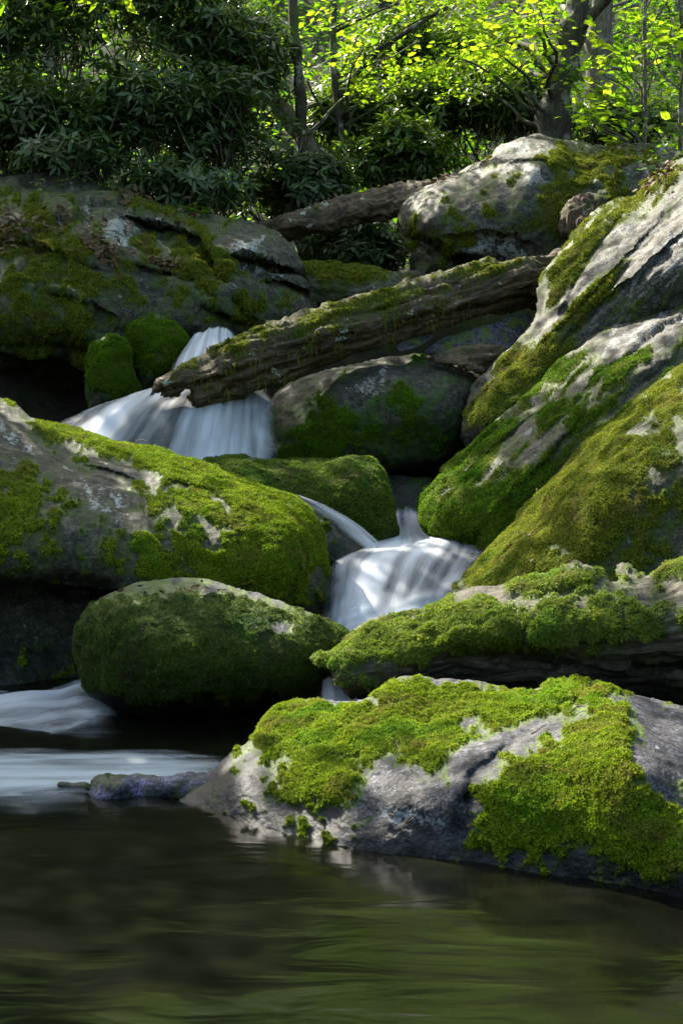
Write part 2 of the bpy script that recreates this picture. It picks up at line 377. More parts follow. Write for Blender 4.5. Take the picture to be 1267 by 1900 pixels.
def relief(name, outline, ctrl, roll=.25, rr=60, thick=.6, step=3.0, amp=.02, freq=3.0, bumps=(), crack=(), ledge=None,
           moss=(), moss_bias=0.0, moss_nz=0.0, moss_noise=.55, moss_h=.015, moss_f=9.0, lichen=(), lich_bias=0.0, wet_z=None, wet_all=0.0, wet_shade_blobs=(),
           axis=None, grain_amp=0.0, streak=None, mat=None, tuft=None, edge_jit=2.0, seed=0.0, strata=None, extra=None):
    poly = catmull(outline, 8)
    if edge_jit:
        q = np.c_[poly / 60.0, np.full(len(poly), seed + 3.7)]; nn = perlin(q * 1.7) + .6 * perlin(q * 4.1)
        tx = np.roll(poly, -1, 0) - np.roll(poly, 1, 0); nrm = unit(np.c_[tx[:, 1], -tx[:, 0]])
        poly = poly + nrm * (nn * edge_jit)[:, None]
    x0, y0 = poly.min(0) - step; x1, y1 = poly.max(0) + step
    gx = np.arange(x0, x1 + step, step); gy = np.arange(y0, y1 + step, step)
    GX, GY = np.meshgrid(gx, gy); px = GX.ravel(); py = GY.ravel(); W = len(gx); H = len(gy)
    d, bx, by = seg_dist(px, py, poly)
    ok = (d > -0.7 * step).reshape(H, W)
    cell = ok[:-1, :-1] & ok[1:, :-1] & ok[1:, 1:] & ok[:-1, 1:]
    ci, cj = np.nonzero(cell); a = ci * W + cj
    F = np.c_[a, a + W, a + W + 1, a + 1]              # seen from the camera: counter-clockwise
    used = np.unique(F); remap = -np.ones(W * H, int); remap[used] = np.arange(len(used)); F = remap[F]
    px, py, d, bx, by = px[used], py[used], d[used], bx[used], by[used]
    E = np.sort(np.concatenate([F[:, [0, 1]], F[:, [1, 2]], F[:, [2, 3]], F[:, [3, 0]]]), 1)
    key = E[:, 0].astype(np.int64) * len(px) + E[:, 1]; uk, cnt = np.unique(key, return_counts=True)
    bk = uk[cnt == 1]; bv = np.unique(np.r_[bk // len(px), bk % len(px)])
    isb = np.zeros(len(px), bool); isb[bv] = True
    px[bv] = bx[bv]; py[bv] = by[bv]; d = np.maximum(d, 0); d[bv] = 0
    base = rbf(ctrl, px, py)
    t = np.clip(d / rr, 0, 1)
    prof = .55 * (1 - np.sqrt(np.maximum(0, 1 - (1 - t) ** 2))) + .45 * (1 - t) ** 2
    Yf = base + roll * prof
    for (bxx, byy, rx, ry, ang, am) in bumps: Yf -= blobs(px, py, [(bxx, byy, rx, ry, ang, am)])
    pp = np.c_[px / 100, py / 100, np.full(len(px), seed)]
    wob = perlin(pp * 3.1) + .5 * perlin(pp * 8)
    if len(crack): Yf += cracks(px, py, crack, wob)
    if ledge: Yf += ledges(px, py, ledge, wob)
    V = at(px, py, Yf)
    Nf = vnormals(V, F)
    # ---- displacement of the stone / wood itself
    inner = sstep(0, .25, t)
    disp = amp * fbm(V, freq, 4, .42, seed) - amp * .45 * np.maximum(0, ridged(V, freq * .9, 2, seed + 2) - .75)
    disp += amp * .16 * fbm(V, freq * 7, 4, .6, seed + 5)
    if strata is not None:
        sd, sf, sa = strata                                   # direction, frequency, amplitude: stepped beds
        h = V @ unit(np.array(sd, float)) * sf + .35 * fbm(V, 2.2, 3, .5, seed + 8)
        fr = h - np.floor(h); disp += sa * (np.clip(fr * 1.15, 0, 1) - .5) * (1 - sstep(.86, 1.0, fr)) * (.5 + .8 * sstep(-.2, .4, fbm(V, 1.3, 2, .5, seed + 4)))
    if streak is not None:
        sd3 = np.array([math.cos(R(streak[0])), 0, -math.sin(R(streak[0]))]); Vp = V - np.outer((V @ sd3) * .82, sd3)
        disp += .010 * fbm(Vp, 9.0, 4, .6, seed + 14) - .010 * np.maximum(0, ridged(Vp, 5.0, 2, seed + 15) - .95)
    grain = np.zeros((len(px), 3))
    if axis is not None:
        p0 = at(*axis[0]); p1 = at(*axis[1]); ax = unit(p1 - p0); al = (V - p0) @ ax
        pv = np.cross(ax, FWD); pv = unit(pv); ac = (V - p0) @ pv; dp = (V - p0) @ np.cross(ax, pv)
        grain = np.c_[al, ac, dp]
        if grain_amp:
            gp = np.c_[al * 1.6, ac * 20, dp * 20]
            disp += grain_amp * (fbm(gp, 1.0, 4, .55, seed) - .6 * np.maximum(0, ridged(gp * [1, .5, .5], 1.0, 2, seed + 3) - .9))
    # ---- what grows on it
    sp = pp
    if streak is not None:
        ca, sa = math.cos(R(streak[0])), math.sin(R(streak[0])); sp = np.c_[(pp[:, 0] * ca + pp[:, 1] * sa) / streak[1], (-pp[:, 0] * sa + pp[:, 1] * ca) * 1.4, pp[:, 2]]
    mn = fbm(sp, 2.6, 6, .68, seed + 1)
    mfield = moss_bias + moss_nz * Nf[:, 2] + blobs(px, py, moss) + moss_noise * 1.35 * mn
    film = sstep(-.7, .8, mfield)                    # thin film of moss
    mk = sstep(.22, .95, mfield)                    # thick cushion
    lf = lich_bias + blobs(px, py, lichen) + .62 * fbm(sp, 4.0, 5, .7, seed + 6)
    lk = sstep(.15, .85, lf) * (1 - mk)
    V = V + Nf * disp[:, None]
    Nf = vnormals(V, F)
    lump = fbm(V, moss_f, 3, .5, seed + 9)
    V = V + Nf * (mk ** 1.4 * moss_h * (1.0 + .6 * lump + .30 * fbm(V, moss_f * 4, 2, .5, seed + 12)) * (.35 + .65 * inner))[:, None]
    if extra is not None: V = extra(V, px, py, Nf)
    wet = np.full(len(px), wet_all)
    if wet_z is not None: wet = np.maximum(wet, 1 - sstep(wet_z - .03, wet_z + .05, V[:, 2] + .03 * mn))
    wet = wet + blobs(px, py, wet_shade_blobs)
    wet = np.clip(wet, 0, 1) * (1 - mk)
    Nf = vnormals(V, F)
    # ---- closed back
    Yb = base + roll + thick * np.sqrt(np.clip(1 - (1 - np.clip(d / (rr * 1.6), 0, 1)) ** 2, 0, 1))
    Vb = at(px, py, Yb + .0)
    inn = ~isb; bidx = np.arange(len(px)); bidx[inn] = len(px) + np.arange(inn.sum())
    Vall = np.concatenate([V, Vb[inn]]); Fb = bidx[F][:, ::-1]
    def ext(x): return np.concatenate([x, x[inn] * (0.4)])
    me = new_mesh(name, Vall, np.concatenate([F, Fb]), M[mat] if isinstance(mat, str) else mat, True,
                  {'moss': ext(mk), 'film': ext(film), 'lichen': ext(lk), 'wet': ext(wet), 'grain': np.concatenate([grain, grain[inn]])})
    lo = V.min(0); loc = (float(V[:, 0].mean()), float(V[:, 1].mean()), float(lo[2]))
    rebase(me, loc); o = link(name, me); o.location = loc
    info = dict(V=V, F=F, N=Nf, moss=mk, px=px, py=py, loc=loc, obj=o)
    if tuft: moss_tufts(info, **tuft)
    return info
def sample_faces(info, wv, n):
    V, F = info['V'], info['F']
    a, b, c, dd = (V[F[:, k]] for k in range(4))
    area = .5 * np.linalg.norm(np.cross(c - a, dd - b), axis=1)
    wf = area * wv[F].mean(1); cs = np.cumsum(wf)
    f = np.searchsorted(cs, rng.random(n) * cs[-1]); f = np.minimum(f, len(F) - 1)
    u, v = rng.random(n)[:, None], rng.random(n)[:, None]
    P = (1 - u) * ((1 - v) * a[f] + v * b[f]) + u * ((1 - v) * dd[f] + v * c[f])
    return P, unit(info['N'][F[f]].mean(1)), f
def moss_tufts(info, n, size, mat, k=3, droop=0.0, thr=.2, name='moss'):
    wv = np.where(info['moss'] > thr, info['moss'] ** 2, 0.0)
    # only what faces the camera half-space
    if wv.sum() == 0: return
    P, Nn, f = sample_faces(info, wv, n)
    nz = fbm(P, 10, 2, .5, 33)
    sz = size * (.6 + .7 * rng.random(n)) * (1 + .5 * nz) * (.35 + .65 * info['moss'][info['F'][f]].mean(1))
    T = unit(np.cross(Nn, rng.normal(size=(n, 3))))
    Vs = []; 
    for i in range(k):
        ang = rng.random(n) * 2 * np.pi
        B = np.cross(Nn, T); side = unit(T * np.cos(ang)[:, None] + B * np.sin(ang)[:, None]); w2 = np.cross(Nn, side)
        tilt = .5 + .6 * rng.random(n)[:, None]
        tip = Nn * np.cos(tilt) + side * np.sin(tilt); tip[:, 2] -= droop * rng.random(n); tip = unit(tip)
        base = P - Nn * (sz * .25)[:, None]
        wd = (sz * (.28 + .2 * rng.random(n)))[:, None]
        midp = base + tip * (sz * .6)[:, None]
        Vs.append(np.stack([base + w2 * wd, base + tip * (sz * 1.2)[:, None] + side * (sz * .25)[:, None], base - w2 * wd], 1))
    Vq = np.concatenate(Vs).reshape(-1, 3); Fq = np.arange(len(Vq)).reshape(-1, 3)
    me = new_mesh(name, Vq, Fq, M[mat], False); rebase(me, info['loc'])
    o = link(name, me, info['obj']); o['kind'] = 'stuff'
    return o

def tube(path, radii, seg=10, rough=0.0, seed=0.0, cap=True):
    """path (n,3), radii (n) -> V,F quads (closed ends by collapsed rings)"""
    path = np.asarray(path, float); radii = np.asarray(radii, float); n = len(path)
    tg = unit(np.gradient(path, axis=0)); ref = np.array([.31, .2, .9]) if abs(tg[:, 2]).mean() < .8 else np.array([1.0, .1, 0])
    a = unit(np.cross(tg, ref)); b = np.cross(tg, a)
    th = np.linspace(0, 2 * np.pi, seg, endpoint=False)
    ring = path[:, None] + radii[:, None, None] * (np.cos(th)[None, :, None] * a[:, None] + np.sin(th)[None, :, None] * b[:, None])
    V = ring.reshape(-1, 3)
    if rough:
        V = V + (unit(V - np.repeat(path, seg, 0)) * (np.repeat(radii, seg) * rough * fbm(V, 3.0 / max(radii.mean(), .02) * .12, 3, .5, seed))[:, None])
    i = np.arange(n - 1)[:, None] * seg; j = np.arange(seg)[None]; j2 = (j + 1) % seg
    F = np.stack([i + j, i + j2, i + seg + j2, i + seg + j], -1).reshape(-1, 4)
    if cap:
        V = np.concatenate([V, path[:1], path[-1:]]); c0, c1 = n * seg, n * seg + 1
        jj = np.arange(seg); e0 = np.stack([jj, np.full(seg, c0), np.full(seg, c0), (jj + 1) % seg], -1)
        k = (n - 1) * seg; e1 = np.stack([k + jj, k + (jj + 1) % seg, np.full(seg, c1), np.full(seg, c1)], -1)
        # collapsed quads are turned into proper triangles by using thin centre rings instead
        V = np.concatenate([V[:-2], path[:1] + (V[:seg] - path[:1]) * .02, path[-1:] + (V[k:k + seg] - path[-1:]) * .02])
        r0 = n * seg; r1 = r0 + seg; j2 = (jj + 1) % seg
        F = np.concatenate([F, np.stack([jj, r0 + jj, r0 + j2, j2], -1), np.stack([k + jj, k + j2, r1 + j2, r1 + jj], -1)])
    return V, F

# ------------------------------------------------------------------ the ground, the stream bed and the hillside: one sheet
def ground_z(x, y):
    prof = np.interp(y, [-40, -6, 0, 5.5, 7.5, 9, 10.5, 12, 14, 16, 20, 28, 45, 80, 130], [5, .6, -.5, -.5, -.35, .2, .75, 1.3, 2.1, 2.5, 3.4, 7.0, 19, 46, 80])
    wid = np.interp(y, [-40, 0, 6, 12, 20, 40], [3.5, 3.2, 3.0, 2.6, 4.0, 9])
    side = np.maximum(0, np.abs(x - .3) - wid)
    return prof + .5 * np.minimum(side, 3) + .22 * side
def build_ground():
    xs = np.concatenate([np.linspace(-70, -8, 30), np.linspace(-7.5, 7.5, 76), np.linspace(8, 70, 30)])
    ys = np.concatenate([np.linspace(-40, -2, 20), np.linspace(-1.5, 24, 120), np.linspace(25, 130, 50)])
    X, Y = np.meshgrid(xs, ys); P = np.c_[X.ravel(), Y.ravel(), np.zeros(X.size)]
    P[:, 2] = ground_z(P[:, 0], P[:, 1]) + .18 * fbm(P, .7, 4) + .05 * fbm(P, 3.5, 3)
    W = len(xs); i, j = np.meshgrid(np.arange(len(ys) - 1), np.arange(W - 1), indexing='ij'); a = (i * W + j).ravel()
    F = np.c_[a, a + 1, a + W + 1, a + W]
    m, nt, out = nt_new('leaf_litter_soil')
    geo = N(nt, 'ShaderNodeNewGeometry').outputs['Position']
    col = mixc(nt, mapr(nt, noise(nt, geo, 9, 6, .7), .35, .65), (.018, .015, .009), (.045, .036, .02))
    col = mixc(nt, mapr(nt, noise(nt, geo, 1.1, 5, .6), .40, .55, 0, .9), col, (.022, .038, .008))
    bs = N(nt, 'ShaderNodeBsdfPrincipled', i_Roughness=.9, i_Specular_IOR_Level=.2); L(nt, col, bs.inputs['Base Color'])
    b = N(nt, 'ShaderNodeBump', i_Strength=.8, i_Distance=.05); L(nt, noise(nt, geo, 25, 6, .7), b.inputs['Height']); L(nt, b.outputs[0], bs.inputs['Normal'])
    L(nt, bs.outputs[0], out.inputs[0])
    tag(link('ground', new_mesh('ground', P, F, m)), kind='structure')
build_ground()

# ------------------------------------------------------------------ pool
def build_pool():
    xs = np.linspace(-5, 5.5, 90); ys = np.linspace(-3, 7.6, 110)
    X, Y = np.meshgrid(xs, ys); P = np.c_[X.ravel(), Y.ravel(), np.zeros(X.size)]
    P[:, 2] = .006 * fbm(P * [.6, 1.6, 1], 2.0, 3, .5, 1)
    W = len(xs); i, j = np.meshgrid(np.arange(len(ys) - 1), np.arange(W - 1), indexing='ij'); a = (i * W + j).ravel()
    F = np.c_[a, a + 1, a + W + 1, a + W]
    m, nt, out = nt_new('dark_pool_water')
    geo = N(nt, 'ShaderNodeNewGeometry').outputs['Position']
    mp = N(nt, 'ShaderNodeMapping'); mp.inputs['Scale'].default_value = (2.2, 5.5, 1); mp.inputs['Rotation'].default_value = (0, 0, R(7)); L(nt, geo, mp.inputs[0])
    n1 = noise(nt, mp.outputs[0], .9, 3, .5, .8); n2 = noise(nt, mp.outputs[0], 2.2, 2, .4, .5)
    col = mixc(nt, mapr(nt, n1, .45, .7), (.003, .0035, .002), (.006, .007, .003))
    bs = N(nt, 'ShaderNodeBsdfPrincipled', i_Roughness=.15, i_IOR=1.333); L(nt, col, bs.inputs['Base Color'])
    hh = math_(nt, 'ADD', n1, math_(nt, 'MULTIPLY', n2, .25))
    b = N(nt, 'ShaderNodeBump', i_Strength=.11, i_Distance=.06); L(nt, hh, b.inputs['Height']); L(nt, b.outputs[0], bs.inputs['Normal'])
    L(nt, bs.outputs[0], out.inputs[0])
    tag(link('pool_water', new_mesh('pool_water', P, F, m)), kind='structure')
build_pool()

# ------------------------------------------------------------------ white water: sheets between two flow lines
def white_material(name, streak=(1.2, 26), lo=.35, tint=(.80, .84, .88)):
    m, nt, out = nt_new(name)
    fl = attr(nt, 'flow').outputs['Vector']; fade = attr(nt, 'fade').outputs['Fac']
    mp = N(nt, 'ShaderNodeMapping'); mp.inputs['Scale'].default_value = (streak[0], streak[1], 1); L(nt, fl, mp.inputs[0])
    s = noise(nt, mp.outputs[0], 1.0, 5, .55, .25)
    mp2 = N(nt, 'ShaderNodeMapping'); mp2.inputs['Scale'].default_value = (streak[0] * .8, streak[1] * .28, 1); L(nt, fl, mp2.inputs[0])
    s2 = noise(nt, mp2.outputs[0], 1.0, 3, .5, .2)
    f = math_(nt, 'ADD', math_(nt, 'MULTIPLY', s, .42), math_(nt, 'MULTIPLY', s2, .58))
    dens = mapr(nt, f, .33, .60, lo, 1.0)
    alpha = math_(nt, 'MULTIPLY', dens, fade)
    df = N(nt, 'ShaderNodeBsdfPrincipled', i_Roughness=.55, i_IOR=1.33)
    L(nt, mixc(nt, dens, tuple(x * .72 for x in tint), tint), df.inputs['Base Color'])
    b = N(nt, 'ShaderNodeBump', i_Strength=.12, i_Distance=.02); L(nt, f, b.inputs['Height']); L(nt, b.outputs[0], df.inputs['Normal'])
    tl = N(nt, 'ShaderNodeBsdfTranslucent'); tl.inputs[0].default_value = (*tint, 1)
    mx0 = N(nt, 'ShaderNodeMixShader', i_0=.35); L(nt, df.outputs[0], mx0.inputs[1]); L(nt, tl.outputs[0], mx0.inputs[2])
    tr = N(nt, 'ShaderNodeBsdfTransparent')
    mx = N(nt, 'ShaderNodeMixShader'); L(nt, alpha, mx.inputs[0]); L(nt, tr.outputs[0], mx.inputs[1]); L(nt, mx0.outputs[0], mx.inputs[2])
    L(nt, mx.outputs[0], out.inputs[0])
    return m
def sheet(name, left, right, mat, nu=80, nv=60, bulge=.06, rough=.03, fade_e=.12, fade_t=(.04, .04), flow_scale=(1, 1), seed=0, kind='structure', wav=(2.0, 9.0), vpow=1.0):
    l = catmull(at(*np.array(left, float).T), 12, False); r = catmull(at(*np.array(right, float).T), 12, False)
    def rs(c, n):
        s = np.r_[0, np.cumsum(np.linalg.norm(np.diff(c, axis=0), axis=1))]; t = np.linspace(0, s[-1], n)
        return np.c_[[np.interp(t, s, c[:, k]) for k in range(3)]].T, s[-1]
    l, ll = rs(l, nu); r, lr = rs(r, nu); v = np.linspace(0, 1, nv)
    Pt = l[:, None] * (1 - v)[None, :, None] + r[:, None] * v[None, :, None]
    U, Vv = np.meshgrid(np.linspace(0, (ll + lr) / 2, nu), v, indexing='ij')
    width = np.linalg.norm(l - r, axis=1).mean()
    P = Pt.reshape(-1, 3); u = U.ravel(); vv = Vv.ravel()
    flow = np.c_[u * flow_scale[0], vv * width * flow_scale[1], np.full(len(u), seed)]
    i, j = np.meshgrid(np.arange(nu - 1), np.arange(nv - 1), indexing='ij'); a = (i * nv + j).ravel()
    F = np.c_[a, a + nv, a + nv + 1, a + 1]
    n = vnormals(P, F); n *= np.sign((n * (CAM - P)).sum(1).mean())
    n[:, 2] += .4; n = unit(n)
    P = P + n * (bulge * np.sin(np.pi * vv) ** .7 + rough * fbm(flow * [wav[0], wav[1], 1], 1.0, 3, .5, seed + 1))[:, None]
    un = u / u.max()
    fn = fbm(flow * [3, 8, 1], 1, 3, .5, seed + 4) * .35
    fade = sstep(0, fade_e, vv + fn * fade_e) * sstep(0, fade_e, 1 - vv + fn * fade_e)
    if fade_t[0]: fade = fade * sstep(0, fade_t[0], un + fn * fade_t[0])
    if fade_t[1]: fade = fade * sstep(0, fade_t[1], 1 - un + fn * fade_t[1])
    o = link(name, new_mesh(name, P, F, mat, True, {'flow': flow, 'fade': fade}))
    tag(o, kind=kind)
    return o
M['white'] = white_material('silky_white_water', (.7, 12), .18)
M['thin'] = white_material('thin_sliding_water', (.9, 30), .15)
M['fall'] = white_material('tumbling_white_water', (1.5, 5), .05, (.50, .58, .64))
M['foam'] = white_material('drifting_foam', (1.1, 3.2), .0, (.44, .52, .56))
sheet('upper_cascade', [(352, 636, 11.25), (322, 672, 11.0), (285, 728, 10.55), (205, 748, 10.3), (140, 768, 10.0), (60, 815, 9.7)],
      [(440, 622, 11.25), (448, 660, 11.0), (470, 705, 10.5), (505, 735, 10.15), (515, 800, 9.75), (520, 900, 9.5)], M['white'], 110, 110, .10, .022, .14, (0.02, 0.0), wav=(1.2, 5))
sheet('middle_cascade', [(722, 950, 9.6), (700, 1000, 9.0), (648, 1026, 8.55), (610, 1052, 8.22), (602, 1085, 8.0), (598, 1130, 7.78), (592, 1210, 7.45)],
      [(790, 950, 9.6), (840, 1003, 9.0), (900, 1014, 8.65), (905, 1034, 8.35), (885, 1068, 8.08), (850, 1115, 7.8), (815, 1200, 7.5)], M['white'], 120, 110, .05, .014, .18, (0.08, 0.0), seed=3, wav=(1.2, 5))
sheet('cascade_foam', [(590, 1130, 7.55), (585, 1160, 7.4), (580, 1200, 7.2)], [(850, 1100, 7.6), (830, 1140, 7.45), (800, 1200, 7.25)], M['fall'], 40, 50, .06, .03, .25, (.5, 0), seed=13, wav=(3, 3))
sheet('side_chute', [(540, 918, 8.75), (600, 935, 8.65), (660, 968, 8.5), (722, 1022, 8.35)], [(548, 930, 8.7), (600, 962, 8.55), (650, 1000, 8.4), (690, 1034, 8.3)], M['thin'], 60, 30, .03, .01, .25, (.12, .1), seed=5)
sheet('gap_trickle', [(596, 1262, 6.35), (592, 1290, 6.2), (585, 1330, 6.1)], [(628, 1258, 6.35), (650, 1290, 6.2), (668, 1330, 6.1)], M['white'], 30, 30, .02, .01, .15, (.15, 0), seed=6)
# the fall that comes in from the left beneath the big boulder, and the foam it drives over the pool
sheet('left_fall', [(-110, 1262, 7.2), (0, 1276, 7.1), (100, 1274, 7.0), (165, 1262, 6.9), (200, 1300, 6.7)], [(-110, 1420, 5.8), (0, 1410, 5.85), (90, 1392, 5.95), (170, 1372, 6.05), (230, 1362, 6.1)], M['fall'], 70, 70, .05, .03, .34, (0.0, .22), seed=8, wav=(2.2, 3.5))
def foam(name, rows, seed, mat):
    """foam sheet lying 4 mm over the pool: rows of (py, px0, px1)"""
    l = [(a, y, float(Yw(y, .012))) for y, a, b in rows]; r = [(b, y, float(Yw(y, .012))) for y, a, b in rows]
    return sheet(name, l, r, mat, 60, 90, .0, .006, .22, (.3, .35), seed=seed, wav=(6, 2), flow_scale=(4.0, .5))
foam('pool_foam', [(1388, -160, 320), (1408, -160, 440), (1432, -160, 440), (1462, -160, 190), (1515, -160, 170)], 11, M['foam'])

# ------------------------------------------------------------------ boulders
Y = lambda py: float(Yw(py))
wl = lambda x: float(np.interp(x, [300, 430, 560, 640, 760, 900, 1050, 1267, 1350], [1482, 1517, 1550, 1574, 1586, 1602, 1628, 1668, 1684]))      # its waterline in the photograph
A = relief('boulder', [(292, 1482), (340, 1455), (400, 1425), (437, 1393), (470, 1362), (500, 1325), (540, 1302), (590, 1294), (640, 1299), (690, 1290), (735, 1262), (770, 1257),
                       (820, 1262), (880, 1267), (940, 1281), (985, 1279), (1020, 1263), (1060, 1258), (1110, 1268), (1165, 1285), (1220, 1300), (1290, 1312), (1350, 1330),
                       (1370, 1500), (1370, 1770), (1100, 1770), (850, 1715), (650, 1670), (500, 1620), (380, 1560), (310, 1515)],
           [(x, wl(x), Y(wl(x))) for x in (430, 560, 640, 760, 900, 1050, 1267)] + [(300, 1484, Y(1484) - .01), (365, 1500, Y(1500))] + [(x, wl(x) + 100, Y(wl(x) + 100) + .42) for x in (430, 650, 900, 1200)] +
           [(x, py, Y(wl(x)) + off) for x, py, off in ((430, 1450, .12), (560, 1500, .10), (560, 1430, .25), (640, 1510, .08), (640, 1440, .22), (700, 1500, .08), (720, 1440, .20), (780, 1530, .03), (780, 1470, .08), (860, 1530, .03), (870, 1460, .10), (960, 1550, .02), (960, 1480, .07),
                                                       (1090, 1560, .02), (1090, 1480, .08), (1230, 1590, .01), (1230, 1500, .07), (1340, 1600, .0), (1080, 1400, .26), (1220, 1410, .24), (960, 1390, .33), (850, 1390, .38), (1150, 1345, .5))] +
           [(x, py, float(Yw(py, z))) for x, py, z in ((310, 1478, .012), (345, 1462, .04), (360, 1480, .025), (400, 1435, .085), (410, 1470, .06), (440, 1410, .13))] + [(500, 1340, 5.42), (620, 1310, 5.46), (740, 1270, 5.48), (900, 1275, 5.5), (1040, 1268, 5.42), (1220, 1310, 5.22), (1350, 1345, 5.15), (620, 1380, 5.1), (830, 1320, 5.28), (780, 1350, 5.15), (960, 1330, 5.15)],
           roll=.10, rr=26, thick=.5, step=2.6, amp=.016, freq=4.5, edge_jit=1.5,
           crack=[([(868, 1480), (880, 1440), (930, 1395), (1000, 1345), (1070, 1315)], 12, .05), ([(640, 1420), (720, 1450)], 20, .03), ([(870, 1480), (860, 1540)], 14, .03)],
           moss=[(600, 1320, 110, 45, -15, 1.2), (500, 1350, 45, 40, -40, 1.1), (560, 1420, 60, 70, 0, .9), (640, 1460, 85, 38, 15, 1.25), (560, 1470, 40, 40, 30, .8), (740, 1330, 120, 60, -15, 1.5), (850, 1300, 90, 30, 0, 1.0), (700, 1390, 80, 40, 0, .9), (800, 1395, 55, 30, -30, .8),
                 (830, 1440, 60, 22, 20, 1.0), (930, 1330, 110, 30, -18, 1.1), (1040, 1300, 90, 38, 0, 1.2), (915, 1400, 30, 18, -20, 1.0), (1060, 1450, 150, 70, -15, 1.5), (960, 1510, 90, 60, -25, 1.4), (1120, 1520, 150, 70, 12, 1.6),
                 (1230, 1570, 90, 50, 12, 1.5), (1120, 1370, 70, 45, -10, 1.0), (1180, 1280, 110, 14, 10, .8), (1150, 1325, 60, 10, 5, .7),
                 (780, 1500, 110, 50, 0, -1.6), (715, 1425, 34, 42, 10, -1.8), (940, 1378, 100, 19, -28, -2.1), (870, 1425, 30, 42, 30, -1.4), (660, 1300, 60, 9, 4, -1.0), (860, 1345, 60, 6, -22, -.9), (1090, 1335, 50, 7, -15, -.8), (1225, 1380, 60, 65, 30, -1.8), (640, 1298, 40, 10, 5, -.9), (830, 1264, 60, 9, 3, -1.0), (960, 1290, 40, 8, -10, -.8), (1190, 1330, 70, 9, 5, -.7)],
           moss_bias=-.08, moss_noise=.72, moss_h=.016, moss_f=13, lichen=[(760, 1520, 90, 22, 8, .9), (540, 1490, 60, 40, 30, .6), (1230, 1420, 60, 40, 30, .35)], lich_bias=-.15, wet_z=.06, wet_shade_blobs=[(590, 1510, 60, 30, 10, .9), (380, 1465, 100, 50, -25, 1.3), (700, 1560, 120, 22, 8, .8)],  # blob at the left end: wet stone plus painted shade
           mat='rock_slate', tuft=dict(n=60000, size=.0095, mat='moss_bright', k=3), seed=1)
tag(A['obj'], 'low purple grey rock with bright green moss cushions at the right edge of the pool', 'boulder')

B = relief('boulder', [(138, 1185), (148, 1142), (180, 1110), (230, 1090), (300, 1076), (370, 1077), (440, 1089), (510, 1110), (570, 1134), (622, 1158), (648, 1182), (652, 1212), (630, 1255), (600, 1300), (560, 1360),
                       (450, 1400), (260, 1400), (205, 1350), (172, 1296), (148, 1240)],
           [(145, 1185, 6.5), (300, 1085, 6.75), (440, 1100, 6.75), (620, 1170, 6.6), (400, 1130, 6.42), (250, 1150, 6.3), (400, 1220, 6.17), (250, 1240, 6.2), (550, 1210, 6.25), (350, 1300, 6.22), (200, 1280, 6.35), (560, 1280, 6.35),
            (350, 1335, 6.55), (220, 1340, 6.5), (480, 1340, 6.6), (350, 1390, 6.75), (560, 1340, 6.6)],
           roll=.16, rr=45, thick=.5, step=2.8, amp=.02, freq=3.5,
           moss=[(380, 1200, 270, 90, 0, 1.5), (220, 1260, 80, 50, 0, .5), (520, 1090, 140, 14, 20, -1.3), (440, 1098, 90, 14, 10, -.5), (520, 1167, 18, 12, 0, -2.0), (350, 1380, 300, 42, 0, -2.5), (200, 1335, 60, 32, 20, -1.8)],
           moss_bias=.1, moss_noise=.3, moss_h=.02, moss_f=14, wet_z=.2, mat='rock_slate', tuft=dict(n=52000, size=.011, mat='moss_dark', k=3, droop=.5), seed=2)
tag(B['obj'], 'long rounded boulder wrapped in dark green moss with an undercut base', 'boulder')

